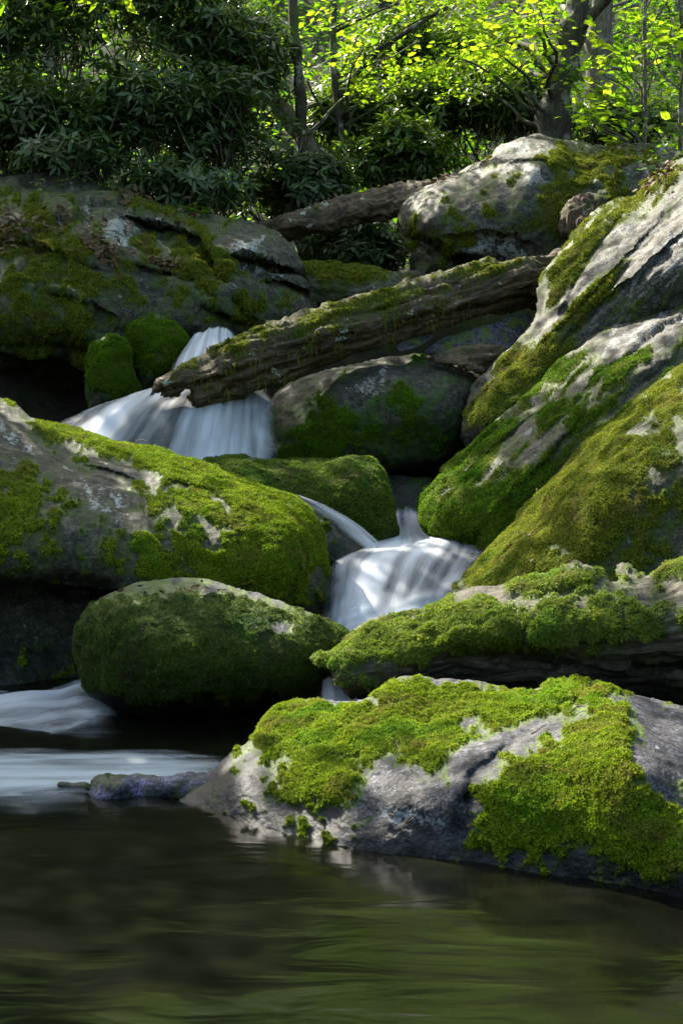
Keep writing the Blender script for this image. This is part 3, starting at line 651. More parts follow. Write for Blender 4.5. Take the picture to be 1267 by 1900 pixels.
E = relief('boulder', [(-70, 700), (0, 736), (30, 752), (60, 774), (110, 788), (160, 800), (220, 819), (260, 827), (320, 844), (390, 863), (450, 888), (500, 907), (550, 928), (580, 958), (600, 1000), (611, 1050), (610, 1100),
                       (592, 1140), (560, 1210), (450, 1290), (300, 1320), (150, 1320), (0, 1320), (-70, 1320)],
           [(0, 745, 8.9), (110, 795, 8.8), (250, 832, 8.7), (390, 870, 8.5), (500, 912, 8.3), (600, 1010, 7.9), (605, 1100, 7.8), (0, 820, 8.0), (100, 870, 7.85), (200, 900, 7.75), (330, 905, 7.9), (450, 935, 7.75), (540, 960, 7.75),
            (0, 920, 7.35), (120, 960, 7.25), (250, 990, 7.3), (380, 1000, 7.35), (480, 1010, 7.4), (560, 1050, 7.5), (100, 1060, 7.08), (250, 1070, 7.15), (0, 1060, 7.05), (450, 1090, 7.3), (540, 1120, 7.5),
            (0, 1130, 7.25), (100, 1150, 7.3), (50, 1230, 7.2), (50, 1300, 7.1), (250, 1200, 7.3), (450, 1220, 7.4)],
           roll=.22, rr=45, thick=.7, step=3.0, amp=.03, freq=2.2, ledge=[([(-30, 1078), (100, 1080), (200, 1095), (340, 1112)], .28, 70), ([(150, 858), (230, 878), (290, 915)], .06, 20), ([(300, 890), (380, 905), (450, 945)], .05, 20)], bumps=[(360, 885, 60, 22, 15, .06), (60, 830, 60, 25, 30, .06)],
           crack=[([(160, 870), (230, 880), (300, 905), (370, 950)], 9, .05), ([(0, 1095), (120, 1085), (200, 1100)], 16, .12)],
           moss=[(300, 855, 150, 26, 18, 1.4), (130, 800, 120, 16, 12, 1.1), (480, 925, 130, 45, 30, 1.3), (420, 880, 90, 30, 20, .9), (560, 1000, 60, 90, 0, 1.3), (450, 1050, 130, 70, 0, 1.3), (280, 1030, 70, 50, 30, .9), (60, 900, 70, 70, 0, 1.0), (20, 985, 60, 60, 0, .8), (330, 930, 90, 40, 20, .7), (350, 1085, 70, 22, 20, .8),
                 (190, 910, 80, 40, 35, -.9), (40, 820, 90, 22, 38, -1.4), (330, 1000, 60, 40, 0, -.2), (490, 932, 50, 9, 8, -1.5), (100, 1130, 200, 60, 0, -.8), (590, 1080, 16, 60, 5, -1.0), (260, 880, 50, 9, 12, -.9)],
           moss_bias=.1, moss_noise=.75, moss_h=.014, moss_f=10, lichen=[(190, 930, 70, 34, 30, .95), (40, 815, 80, 22, 38, .9), (490, 932, 50, 8, 8, .6), (230, 870, 60, 14, 20, .6), (595, 1070, 12, 40, 5, .7)], lich_bias=-.25, wet_z=.15,
           mat='rock_brown', tuft=dict(n=60000, size=.012, mat='moss_bright', k=3), seed=3)
tag(E['obj'], 'broad boulder with a lichen-spattered shoulder and green moss on the left of the pool', 'boulder')

F_ = relief('boulder', [(372, 856), (430, 845), (470, 849), (530, 854), (600, 855), (650, 849), (690, 854), (711, 880), (726, 920), (736, 970), (737, 1015), (730, 1050), (650, 1060), (560, 1010), (470, 950), (400, 890)],
            [(380, 860, 9.2), (450, 852, 9.3), (600, 860, 9.2), (690, 860, 9.1), (450, 880, 9.0), (550, 900, 8.88), (640, 900, 8.82), (700, 930, 8.82), (720, 1000, 8.85), (600, 980, 8.85), (650, 1030, 8.85)],
            roll=.16, rr=32, thick=.5, step=2.8, amp=.018, freq=3.5, crack=[([(672, 862), (690, 900), (700, 960)], 8, .03)],
            moss=[(600, 910, 260, 120, 0, 1.6), (480, 853, 30, 5, 0, -1.1), (630, 1020, 80, 40, 20, -1.4)], moss_bias=.1, moss_noise=.25, moss_h=.022, wet_z=.75,
            mat='rock_dark', tuft=dict(n=26000, size=.013, mat='moss_deep', k=3), seed=4)
tag(F_['obj'], 'square-edged block covered in green moss between the two white cascades', 'boulder')
P_ = relief('stone', [(568, 945), (600, 955), (640, 980), (672, 1012), (690, 1040), (640, 1060), (585, 1040), (565, 1000)],
            [(570, 950, 8.72), (640, 985, 8.58), (690, 1040, 8.45), (610, 1000, 8.5), (600, 1040, 8.45)], roll=.08, rr=20, thick=.2, step=2.8, amp=.01, freq=6,
            moss=[(610, 1000, 40, 30, 40, .5)], moss_bias=.1, wet_all=.8, mat='rock_dark', tuft=dict(n=2500, size=.010, mat='moss_deep'), seed=5)
tag(P_['obj'], 'small dark wet stone under the thin sliding chute', 'stone')

H = relief('boulder', [(842, 1098), (868, 1052), (918, 1000), (958, 960), (1000, 914), (1050, 860), (1100, 812), (1150, 772), (1200, 722), (1240, 692), (1290, 662), (1380, 620), (1380, 1180), (1000, 1180), (880, 1150)],
           [(850, 1095, 7.35), (920, 1005, 7.75), (1000, 920, 7.95), (1100, 820, 8.1), (1200, 730, 8.25), (1300, 665, 8.35), (960, 1020, 7.3), (1050, 930, 7.3), (1150, 840, 7.4), (1250, 760, 7.5), (1100, 900, 7.15), (1200, 850, 7.1),
            (1050, 1020, 6.9), (1150, 960, 6.85), (1260, 900, 6.9), (1100, 1100, 6.75), (1260, 1050, 6.7), (920, 1120, 7.0), (1380, 850, 6.95)],
           roll=.22, rr=50, thick=.8, step=3.0, amp=.03, freq=2.6,
           moss=[(1000, 960, 60, 160, 45, 1.2), (1150, 830, 70, 120, 50, 1.0), (1100, 980, 180, 120, 0, .9), (920, 1060, 60, 60, 0, 1.0), (1240, 720, 50, 40, 0, .9), (1180, 800, 22, 10, -20, -2.0), (1230, 980, 90, 90, 0, -.1)],
           moss_bias=.05, moss_noise=.6, moss_h=.014, lichen=[(1180, 800, 30, 12, -20, .8)], lich_bias=-.35,
           mat='rock_brown', tuft=dict(n=45000, size=.012, mat='moss_olive', k=3), seed=6)
tag(H['obj'], 'rounded olive mossy boulder rising at the right behind the mossy log', 'boulder')

G2 = relief('boulder', [(775, 950), (785, 915), (815, 880), (860, 838), (930, 775), (1000, 715), (1060, 655), (1115, 612), (1180, 590), (1240, 568), (1300, 540), (1380, 520), (1380, 900), (1200, 1000), (1050, 1080), (900, 1060), (875, 1008), (825, 1000), (788, 978)],
            [(775, 960, 8.95), (860, 845, 9.2), (1000, 725, 9.35), (1115, 625, 9.5), (1240, 580, 9.6), (1350, 545, 9.5), (840, 930, 8.7), (920, 860, 8.75), (1020, 770, 8.85), (1120, 690, 8.95), (1230, 640, 9.0), (870, 990, 8.5), (960, 940, 8.45), (1060, 850, 8.5), (1160, 770, 8.6), (1290, 720, 8.7), (960, 1040, 8.25), (1080, 960, 8.3)],
            roll=.16, rr=40, thick=.8, step=3.0, amp=.03, freq=2.2, ledge=[([(850, 890), (950, 800), (1030, 725)], .05, 26), ([(910, 950), (1010, 850), (1090, 760)], .05, 30), ([(1060, 740), (1120, 680), (1180, 650)], .04, 24)], strata=((.66, -.3, -.62), 4.0, .03), streak=(-48, 3.0),
            bumps=[(880, 930, 24, 70, 40, .05), (960, 920, 26, 60, 40, .06), (820, 960, 20, 40, 30, .04)],
            moss=[(860, 950, 70, 100, 35, 1.4), (960, 930, 45, 70, 40, 1.1), (900, 830, 60, 26, -42, .9), (1130, 690, 60, 40, -30, .7), (1000, 800, 70, 40, -40, .4), (1050, 740, 60, 25, -42, .4),
                  (1080, 720, 26, 14, -50, -1.5), (980, 800, 26, 14, -40, -1.4), (1180, 620, 80, 30, -20, -1.6)], moss_bias=.28, moss_noise=.8, moss_h=.014,
            lichen=[(1190, 615, 70, 26, -18, 1.1), (1250, 680, 40, 40, 0, .6), (1085, 715, 24, 12, -50, .9), (985, 800, 22, 12, -40, .9), (1100, 640, 60, 20, -40, .4)], lich_bias=-.05, wet_z=.72,
            mat='rock_slab', tuft=dict(n=26000, size=.013, mat='moss_emerald', k=3), seed=7)
tag(G2['obj'], 'sloping slab with vivid green moss at its foot beside the middle cascade', 'boulder')
G = relief('boulder', [(862, 770), (868, 742), (890, 708), (935, 660), (965, 620), (992, 580), (1003, 530), (1015, 495), (1035, 462), (1070, 425), (1110, 385), (1150, 367), (1178, 362), (1195, 335), (1235, 308), (1270, 290), (1380, 240),
                       (1380, 720), (1150, 760), (950, 850), (880, 850), (862, 810)],
           [(870, 760, 9.75), (935, 668, 10.0), (1005, 530, 10.35), (1070, 430, 10.9), (1175, 368, 11.3), (1240, 312, 11.5), (1350, 260, 11.5), (900, 780, 9.5), (960, 720, 9.6), (1020, 640, 9.75), (1080, 560, 9.9), (1130, 470, 10.2), (1200, 400, 10.5), (1300, 340, 10.5),
            (1100, 620, 9.75), (1180, 520, 9.75), (1280, 430, 9.8), (1300, 560, 9.7), (1200, 650, 9.8), (900, 840, 9.5), (1050, 750, 9.7)],
           roll=.25, rr=45, thick=1.0, step=3.0, amp=.04, freq=2.0, ledge=[([(985, 660), (1100, 540), (1180, 450), (1290, 330)], .05, 30), ([(1050, 620), (1150, 530), (1220, 470), (1290, 400)], .06, 26), ([(1030, 540), (1090, 470), (1150, 410)], .04, 20)], strata=((.66, -.30, -.66), 3.2, .025), streak=(-50, 3.2),
           crack=[([(1267, 380), (1180, 470), (1110, 560), (1040, 640)], 5, .05), ([(1170, 385), (1100, 470), (1040, 580)], 5, .04)],
           moss=[(1070, 470, 30, 90, 40, 1.1), (1150, 400, 30, 60, 40, .9), (1120, 520, 22, 80, 42, .6), (960, 700, 60, 60, -40, 1.0), (900, 760, 40, 60, 20, .9), (1040, 600, 60, 30, -45, .3), (1000, 650, 40, 20, -45, .6), (1190, 350, 20, 50, 30, .8),
                 (1220, 500, 80, 80, 0, -.9), (1110, 600, 60, 30, -45, -.7), (1020, 500, 20, 60, 25, -.5)], moss_bias=.2, moss_noise=.85, moss_h=.012,
           lichen=[(1200, 530, 100, 50, -50, .5), (1250, 440, 60, 60, 0, .6), (1150, 450, 30, 60, 40, .4), (1090, 570, 60, 20, -45, .35), (1060, 500, 20, 80, 40, .3)], lich_bias=.04,
           mat='rock_slab', tuft=dict(n=22000, size=.016, mat='moss_olive', k=3), seed=8)
tag(G['obj'], 'huge tilted grey slab streaked with lichen filling the upper right edge', 'boulder')

I_ = relief('boulder', [(495, 750), (540, 712), (600, 685), (680, 668), (745, 657), (800, 660), (850, 675), (888, 692), (898, 725), (880, 790), (866, 840), (840, 875), (790, 892), (740, 905), (650, 935), (520, 930), (490, 840)],
            [(500, 760, 10.5), (600, 692, 10.5), (745, 664, 10.5), (888, 700, 10.4), (620, 720, 10.12), (740, 700, 10.1), (840, 730, 10.1), (560, 800, 10.1), (700, 770, 9.92), (820, 790, 9.98), (600, 880, 10.1), (720, 850, 10.0), (830, 850, 10.15)],
            roll=.2, rr=40, thick=.6, step=3.0, amp=.03, freq=2.6, moss=[(620, 780, 50, 40, 0, .9), (740, 730, 60, 30, 0, .7), (560, 860, 80, 60, 0, .8), (760, 800, 80, 40, 0, .5), (690, 715, 60, 25, -30, -1.0)], moss_bias=.0, moss_noise=.5, moss_h=.014,
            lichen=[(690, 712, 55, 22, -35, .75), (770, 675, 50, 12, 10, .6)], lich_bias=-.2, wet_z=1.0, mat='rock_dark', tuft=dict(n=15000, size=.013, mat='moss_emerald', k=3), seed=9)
tag(I_['obj'], 'round dark brown boulder in shade under the long broken log', 'boulder')
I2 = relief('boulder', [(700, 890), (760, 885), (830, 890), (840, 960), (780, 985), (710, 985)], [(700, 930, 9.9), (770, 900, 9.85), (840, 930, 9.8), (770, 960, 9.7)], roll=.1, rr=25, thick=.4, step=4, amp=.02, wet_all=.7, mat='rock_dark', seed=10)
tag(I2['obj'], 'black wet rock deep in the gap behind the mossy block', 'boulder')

Lb = relief('boulder', [(-70, 322), (0, 326), (60, 321), (115, 321), (170, 334), (230, 354), (300, 374), (360, 391), (420, 401), (470, 409), (512, 425), (540, 450), (560, 482), (574, 520), (586, 556), (584, 590), (520, 625), (400, 655), (330, 668), (250, 690), (170, 730), (130, 800), (60, 830), (-70, 830)],
            [(0, 332, 13.3), (115, 326, 13.4), (300, 380, 13.2), (470, 414, 12.9), (550, 470, 12.6), (580, 560, 12.2), (0, 400, 12.2), (120, 400, 12.2), (250, 420, 12.15), (380, 430, 12.25), (480, 460, 12.2), (0, 480, 11.6), (150, 500, 11.5), (280, 500, 11.6), (400, 510, 11.75), (500, 540, 11.9),
             (50, 580, 11.25), (200, 590, 11.25), (330, 590, 11.4), (450, 600, 11.6), (300, 645, 11.4), (180, 660, 11.35), (60, 650, 11.4), (60, 690, 11.9), (120, 720, 12.1), (40, 780, 12.3), (-50, 700, 11.7)],
            roll=.3, rr=55, thick=1.2, step=3.0, amp=.06, freq=1.5, ledge=[([(225, 400), (290, 416), (340, 428), (372, 445)], .26, 34), ([(425, 472), (480, 478), (530, 495), (578, 515)], .2, 18), ([(490, 518), (540, 530), (588, 548)], .18, 16), ([(240, 488), (300, 500), (360, 518)], .14, 26), ([(-20, 440), (60, 452), (130, 470), (190, 505)], .12, 34), ([(370, 560), (430, 585), (480, 612)], .14, 24), ([(365, 445), (395, 478), (425, 530)], .16, 22), ([(60, 530), (140, 548), (220, 590)], .10, 40)], strata=((.35, -.55, .75), 2.6, .06),
            crack=[([(235, 405), (300, 432), (350, 470)], 10, .16), ([(362, 440), (385, 480), (418, 525)], 9, .20), ([(245, 415), (270, 460), (300, 490), (345, 510), (400, 560)], 8, .08), ([(440, 480), (520, 500), (570, 510)], 6, .10), ([(520, 520), (575, 545)], 6, .10), ([(430, 560), (470, 600)], 8, .08)],
            moss=[(80, 470, 130, 70, 10, .8), (130, 560, 160, 90, 0, .6), (300, 450, 90, 30, 25, .8), (380, 470, 60, 60, 30, .6), (40, 370, 70, 25, 0, .4), (420, 540, 90, 60, 20, .5), (280, 390, 110, 12, 10, .35), (60, 640, 100, 40, 0, .4),
                  (215, 420, 50, 26, 20, -1.2), (300, 412, 60, 10, 12, -1.0), (460, 450, 40, 18, 0, -1.0), (120, 330, 120, 16, 10, -.8), (200, 570, 60, 60, 20, -.4), (520, 480, 50, 30, 20, -.4)],
            moss_bias=.05, moss_noise=.75, moss_h=.014, moss_f=5, lichen=[(220, 430, 50, 30, 20, .9), (310, 408, 60, 8, 12, .7), (460, 450, 32, 16, -10, .9), (85, 492, 24, 10, 0, .9), (228, 508, 16, 16, 0, .9), (270, 500, 8, 6, 0, .9), (130, 330, 120, 12, 10, .3), (500, 490, 60, 20, 20, .4), (215, 560, 20, 50, 0, .35)], lich_bias=.05,
            mat='rock_brown', tuft=dict(n=42000, size=.018, mat='moss_olive', k=3), seed=11)
tag(Lb['obj'], 'enormous dark boulder with cracked mossy ledges below the left thicket', 'boulder')

O_ = relief('boulder', [(738, 408), (752, 375), (800, 345), (850, 315), (900, 290), (945, 264), (990, 251), (1030, 258), (1070, 262), (1120, 268), (1190, 270), (1267, 274), (1350, 268), (1350, 420), (1200, 460), (1060, 510), (980, 520), (880, 515), (800, 520), (772, 512), (764, 470), (744, 438)],
            [(745, 410, 13.2), (850, 320, 13.5), (990, 258, 13.6), (1120, 274, 13.6), (1300, 275, 13.6), (800, 400, 12.7), (870, 370, 12.75), (950, 330, 12.75), (1000, 300, 12.9), (800, 470, 12.75), (880, 450, 12.5), (960, 420, 12.4), (1030, 360, 12.6), (1120, 320, 12.9), (1220, 320, 13.0), (950, 490, 12.5), (1080, 430, 12.5), (1200, 400, 12.8)],
            roll=.25, rr=45, thick=1.0, step=3.0, amp=.05, freq=1.8, ledge=[([(745, 425), (800, 450), (860, 480), (910, 508)], .3, 40), ([(820, 440), (900, 428), (990, 455)], .08, 26), ([(900, 330), (960, 300), (1010, 300), (1060, 330)], .05, 30)], strata=((-.3, -.4, .8), 3.0, .05), crack=[([(760, 440), (830, 470), (900, 500)], 10, .12), ([(985, 262), (960, 330), (930, 400)], 14, .04)],
            moss=[(1030, 380, 50, 60, 20, 1.1), (1060, 300, 70, 30, 30, .7), (880, 430, 60, 40, 20, .6), (1120, 290, 80, 20, 0, .9), (790, 440, 40, 20, 20, .6), (1150, 340, 60, 30, 20, .5), (930, 470, 60, 40, 0, -1.0), (980, 270, 50, 18, 10, -1.0), (1000, 325, 30, 12, 20, -.8)],
            moss_bias=-.05, moss_noise=.75, moss_h=.012, lichen=[(990, 280, 50, 22, 10, .7), (995, 328, 34, 12, 22, 1.0), (870, 460, 50, 24, -15, .8), (950, 470, 60, 24, 30, .9), (900, 300, 50, 14, -30, .5), (850, 400, 60, 50, 0, .15), (1180, 300, 50, 14, 0, .6)], lich_bias=.08,
            mat='rock_grey', tuft=dict(n=24000, size=.02, mat='moss_olive', k=3), seed=12)
tag(O_['obj'], 'pale peaked boulder with lichen crusts above the logs at the right', 'boulder')

for nm, outl, yc, sd, lab in (('mossy_stone', [(158, 742), (155, 700), (164, 660), (180, 634), (205, 617), (228, 621), (241, 650), (252, 690), (257, 725), (250, 745), (220, 765), (180, 768)], 10.72, 13, 'tall egg-shaped mossy stone on the left of a pair by the upper cascade'),
                      ('mossy_stone', [(231, 645), (238, 606), (262, 590), (290, 585), (320, 592), (341, 612), (346, 638), (332, 675), (305, 712), (275, 740), (250, 730), (240, 690)], 11.0, 14, 'round green mossy stone against the dark boulder, right of a pair')):
    xs = [p[0] for p in outl]; ys = [p[1] for p in outl]; cx, cy = sum(xs) / len(xs), sum(ys) / len(ys)
    t = relief(nm, outl, [(cx, cy, yc), (min(xs), cy, yc + .06), (max(xs), cy, yc + .06), (cx, min(ys), yc + .12), (cx, max(ys), yc + .02)], roll=.18, rr=36, thick=.3, step=2.6, amp=.035, freq=5, moss=[(cx, cy - 10, 90, 90, 0, 1.2), (cx - 20, cy + 50, 30, 30, 0, -.7)], moss_noise=.5, moss_h=.02,
               mat='rock_dark', tuft=dict(n=9000, size=.014, mat='moss_emerald', k=3), seed=sd)
    tag(t['obj'], lab, 'stone')

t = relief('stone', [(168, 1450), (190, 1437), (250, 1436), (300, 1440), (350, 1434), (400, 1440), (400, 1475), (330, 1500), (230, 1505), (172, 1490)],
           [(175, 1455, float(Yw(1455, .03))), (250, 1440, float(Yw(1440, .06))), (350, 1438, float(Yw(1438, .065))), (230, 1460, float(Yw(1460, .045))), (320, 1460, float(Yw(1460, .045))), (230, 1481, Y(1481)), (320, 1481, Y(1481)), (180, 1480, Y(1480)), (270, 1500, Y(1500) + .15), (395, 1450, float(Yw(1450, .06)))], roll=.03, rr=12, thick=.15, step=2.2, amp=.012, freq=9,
           moss=[(230, 1440, 60, 6, 0, .4)], moss_noise=.4, wet_all=.4, mat='rock_sky_tint', seed=15)
tag(t['obj'], 'small wet rock with painted sky-blue reflection at the waterline left of the bright mossy rock', 'stone')
t = relief('stone', [(110, 1452), (150, 1450), (172, 1455), (172, 1470), (120, 1472)], [(110, 1461, float(Yw(1461, .015))), (170, 1461, float(Yw(1461, .02))), (140, 1452, float(Yw(1452, .03))), (140, 1470, Y(1470) + .01)], roll=.02, rr=8, thick=.1, step=2.2, amp=.008, freq=10, wet_all=.9, mat='rock_dark', seed=16)
tag(t['obj'], 'tiny dark stone barely breaking the foam', 'stone')
t = relief('stone', [(140, 1338), (155, 1330), (180, 1332), (210, 1342), (215, 1356), (170, 1358), (142, 1352)], [(140, 1345, 6.35), (180, 1334, 6.4), (215, 1350, 6.3), (180, 1356, 6.3)], roll=.03, rr=10, thick=.12, step=2.4, amp=.01, freq=8, wet_all=1, mat='rock_dark', seed=17)
tag(t['obj'], 'dark wet stone in the white fall left of the undercut boulder', 'stone')

# ------------------------------------------------------------------ fallen logs
C = relief('fallen_log', [(578, 1222), (612, 1212), (640, 1195), (660, 1168), (690, 1150), (740, 1141), (800, 1124), (850, 1098), (890, 1086), (930, 1085), (985, 1071), (1030, 1060), (1064, 1041), (1085, 1050), (1110, 1062), (1142, 1078), (1144, 1050), (1158, 1043), (1178, 1052), (1205, 1066), (1267, 1036), (1370, 1010),
                        (1370, 1320), (1267, 1312), (1150, 1300), (1050, 1295), (960, 1292), (860, 1290), (760, 1295), (700, 1300), (650, 1292), (622, 1268), (606, 1240)],
           [(585, 1222, 6.05), (650, 1190, 6.15), (740, 1150, 6.22), (850, 1108, 6.25), (1000, 1075, 6.2), (1060, 1055, 6.2), (1150, 1070, 6.15), (1267, 1045, 6.1), (1350, 1025, 6.05), (640, 1225, 5.95), (740, 1190, 5.95), (850, 1150, 5.95), (1000, 1120, 5.92), (1150, 1110, 5.85), (1300, 1090, 5.8),
            (700, 1240, 5.9), (850, 1205, 5.86), (1000, 1180, 5.78), (1150, 1180, 5.7), (1300, 1170, 5.66), (700, 1290, 6.0), (850, 1240, 6.02), (1000, 1235, 5.95), (1150, 1230, 5.76), (1300, 1240, 5.75), (900, 1285, 6.1), (1050, 1285, 6.05), (1200, 1290, 6.0)],
           roll=.12, rr=30, thick=.35, step=2.7, amp=.022, freq=5, axis=((580, 1225, 6.0), (1267, 1150, 5.9)), grain_amp=.012,
           bumps=[(925, 1170, 22, 26, 0, .07), (1160, 1062, 18, 24, 0, .06), (660, 1212, 30, 14, -20, .05), (1060, 1070, 40, 22, 10, .06)],
           crack=[([(860, 1210), (960, 1225), (1060, 1230)], 14, .08), ([(1180, 1240), (1267, 1235)], 10, .12), ([(900, 1110), (1000, 1110), (1120, 1080)], 8, .025)],
           moss=[(740, 1180, 130, 40, -10, 1.5), (640, 1215, 50, 18, -15, 1.2), (850, 1170, 90, 50, -8, 1.2), (1000, 1160, 100, 50, 0, .8), (1120, 1150, 80, 60, 0, .9), (920, 1175, 30, 30, 0, .8), (1250, 1060, 60, 26, 0, .9), (1230, 1150, 80, 50, 0, .5), (1000, 1085, 60, 16, -12, .6), (700, 1255, 60, 22, 0, .6),
                 (905, 1098, 45, 9, 10, -1.2), (1090, 1072, 50, 14, 10, -.3), (950, 1255, 220, 26, 0, -1.8), (1240, 1200, 80, 16, -5, -.8), (980, 1085, 150, 18, -8, .6), (1110, 1070, 60, 20, 0, .4)],
           moss_bias=.0, moss_noise=.5, moss_h=.02, moss_f=12, lichen=[(960, 1115, 100, 16, -10, .4), (780, 1140, 60, 12, -15, .4), (1060, 1060, 40, 20, 10, .3), (1120, 1160, 20, 12, 0, .5)], lich_bias=-.25,
           mat='wood_moss', tuft=dict(n=42000, size=.0115, mat='moss_pale', k=3), seed=18)
tag(C['obj'], 'thick gnarled log coated in green moss lying behind the bright mossy rock', 'log')
Mg = relief('fallen_log', [(280, 733), (290, 702), (330, 680), (380, 655), (430, 627), (480, 604), (560, 579), (640, 550), (700, 538), (780, 512), (850, 495), (920, 482), (1000, 474), (1040, 468), (1060, 520), (1040, 560), (1000, 572), (930, 580), (850, 602), (780, 622), (700, 645), (600, 683), (500, 718), (440, 742), (400, 756), (366, 759), (348, 742), (350, 726), (322, 736), (300, 730)],
            [(285, 730, 9.75), (380, 660, 9.95), (560, 585, 10.3), (780, 520, 10.75), (1030, 475, 11.25), (330, 705, 9.68), (450, 665, 9.85), (600, 620, 10.1), (780, 570, 10.45), (1000, 525, 10.95), (420, 735, 9.85), (600, 670, 10.15), (780, 610, 10.55), (1000, 565, 11.1)],
            roll=.13, rr=45, thick=.25, step=2.6, amp=.02, freq=4, axis=((300, 720, 9.8), (1030, 520, 11.1)), grain_amp=.035, edge_jit=3.0,
            crack=[([(300, 725), (450, 690), (650, 620)], 6, .05), ([(420, 720), (600, 655), (800, 590), (980, 548)], 7, .05), ([(600, 600), (760, 560), (850, 525)], 5, .04)],
            moss=[(620, 575, 200, 22, -17, .9), (420, 640, 60, 20, -25, .9), (330, 690, 40, 14, -30, .7), (900, 500, 120, 14, -10, 1.1), (760, 560, 120, 25, -15, .35), (540, 620, 120, 20, -18, .4), (560, 690, 240, 20, -17, -1.2), (820, 522, 60, 8, -15, -.8)],
            moss_bias=-.18, moss_noise=.55, moss_h=.008, mat='wood_rot', tuft=dict(n=13000, size=.013, mat='moss_olive', k=3, droop=.6), seed=19)
tag(Mg['obj'], 'long broken rotting log slanting over the upper cascade', 'log')
Ng = relief('fallen_log', [(470, 418), (500, 405), (540, 392), (610, 369), (680, 352), (740, 337), (785, 333), (812, 344), (830, 360), (800, 385), (760, 398), (735, 406), (690, 412), (650, 424), (600, 434), (560, 441), (530, 449), (500, 440)],
            [(475, 425, 13.9), (600, 375, 13.9), (740, 342, 13.75), (820, 350, 13.7), (550, 415, 13.6), (650, 392, 13.5), (760, 370, 13.45), (560, 438, 13.75), (700, 408, 13.65)],
            roll=.12, rr=30, thick=.25, step=2.6, amp=.02, freq=4, axis=((480, 430, 13.8), (800, 365, 13.6)), grain_amp=.03, bumps=[(580, 388, 12, 9, 0, .06), (735, 362, 12, 12, 0, .06)],
            moss=[(560, 400, 60, 20, -18, .35)], moss_bias=-.25, moss_noise=.4, moss_h=.012, mat='wood_grey', tuft=dict(n=3000, size=.015, mat='moss_olive'), seed=20)
tag(Ng['obj'], 'bare brown log wedged high between the dark boulder and the peaked boulder', 'log')
Qg = relief('fallen_log', [(540, 492), (600, 487), (660, 491), (720, 501), (790, 508), (800, 530), (760, 548), (640, 572), (560, 572), (530, 540)],
            [(545, 520, 12.75), (660, 495, 12.8), (790, 515, 12.9), (600, 525, 12.45), (700, 528, 12.5), (640, 565, 12.6)], roll=.14, rr=28, thick=.25, step=2.8, amp=.02, freq=4, axis=((540, 520, 12.7), (790, 525, 12.8)), grain_amp=.015,
            moss=[(640, 505, 130, 20, 4, 1.2), (600, 540, 60, 20, 0, .4)], moss_noise=.4, moss_h=.02, mat='wood_moss', tuft=dict(n=7000, size=.018, mat='moss_olive'), seed=21)
tag(Qg['obj'], 'short mossy log in the gap behind the long broken log', 'log')
# moss hanging in strings from the long log
wv = ((Mg['N'][:, 2] > -.2) & (Mg['N'][:, 2] < .45) & (Mg['px'] > 330) & (Mg['px'] < 900)).astype(float)
P, Nn, f = sample_faces(Mg, wv, 420); m = len(P); ln = .03 + .10 * rng.random(m) ** 2; sw = rng.normal(size=(m, 3)) * .012
q = P + Nn * .012; V = np.stack([q + [.003, 0, 0], q - [.003, 0, 0], q - np.c_[np.zeros((m, 2)), ln] + sw], 1).reshape(-1, 3)
o = link('hanging_moss', rebase(new_mesh('hanging_moss', V, np.arange(len(V)).reshape(-1, 3), M['moss_olive'], False), Mg['loc']), Mg['obj']); o['kind'] = 'stuff'
# slates and driftwood lodged under the long log
for outl, yc, sd, lab in (([(785, 655), (800, 638), (850, 618), (910, 600), (975, 580), (985, 620), (960, 650), (900, 660), (840, 660)], 10.62, 22, 'bluish flat slate tilted in the gap below the log'),
                          ([(735, 640), (770, 622), (800, 622), (795, 634), (750, 650)], 10.5, 23, 'small thin slate flake under the log')):
    xs = [p[0] for p in outl]; ys = [p[1] for p in outl]; cx, cy = sum(xs) / len(xs), sum(ys) / len(ys)
    t = relief('slate', outl, [(cx, cy, yc), (min(xs), cy, yc), (max(xs), cy - 20, yc + .25), (cx, min(ys), yc + .2), (cx, max(ys), yc - .15)], roll=.02, rr=8, thick=.06, step=2.8, amp=.008, freq=5, lich_bias=-.1, mat='rock_slate', seed=sd, strata=((0, -.6, .8), 12, .012))
    tag(t['obj'], lab, 'slate')
t = relief('driftwood', [(800, 662), (830, 655), (880, 640), (935, 645), (925, 662), (900, 672), (895, 690), (850, 680), (815, 675)], [(800, 665, 10.35), (870, 645, 10.4), (935, 650, 10.4), (860, 665, 10.28), (900, 685, 10.3)], roll=.04, rr=12, thick=.08, step=2.4, amp=.02, freq=8, axis=((800, 665, 10.3), (930, 650, 10.3)), grain_amp=.02, mat='wood_grey', seed=24)
tag(t['obj'], 'splintered driftwood lodged on the round dark boulder under the log', 'driftwood')
t = relief('stump', [(1035, 430), (1045, 385), (1065, 362), (1090, 358), (1118, 365), (1125, 400), (1110, 430), (1070, 450)], [(1040, 410, 12.3), (1080, 365, 12.35), (1120, 390, 12.3), (1080, 410, 12.15), (1080, 445, 12.2)], roll=.06, rr=18, thick=.15, step=2.6, amp=.02, freq=5, axis=((1080, 450, 12.2), (1085, 360, 12.2)), grain_amp=.03, mat='wood_red', seed=25)
tag(t['obj'], 'crumbling reddish stump between the peaked boulder and the tilted slab', 'stump')

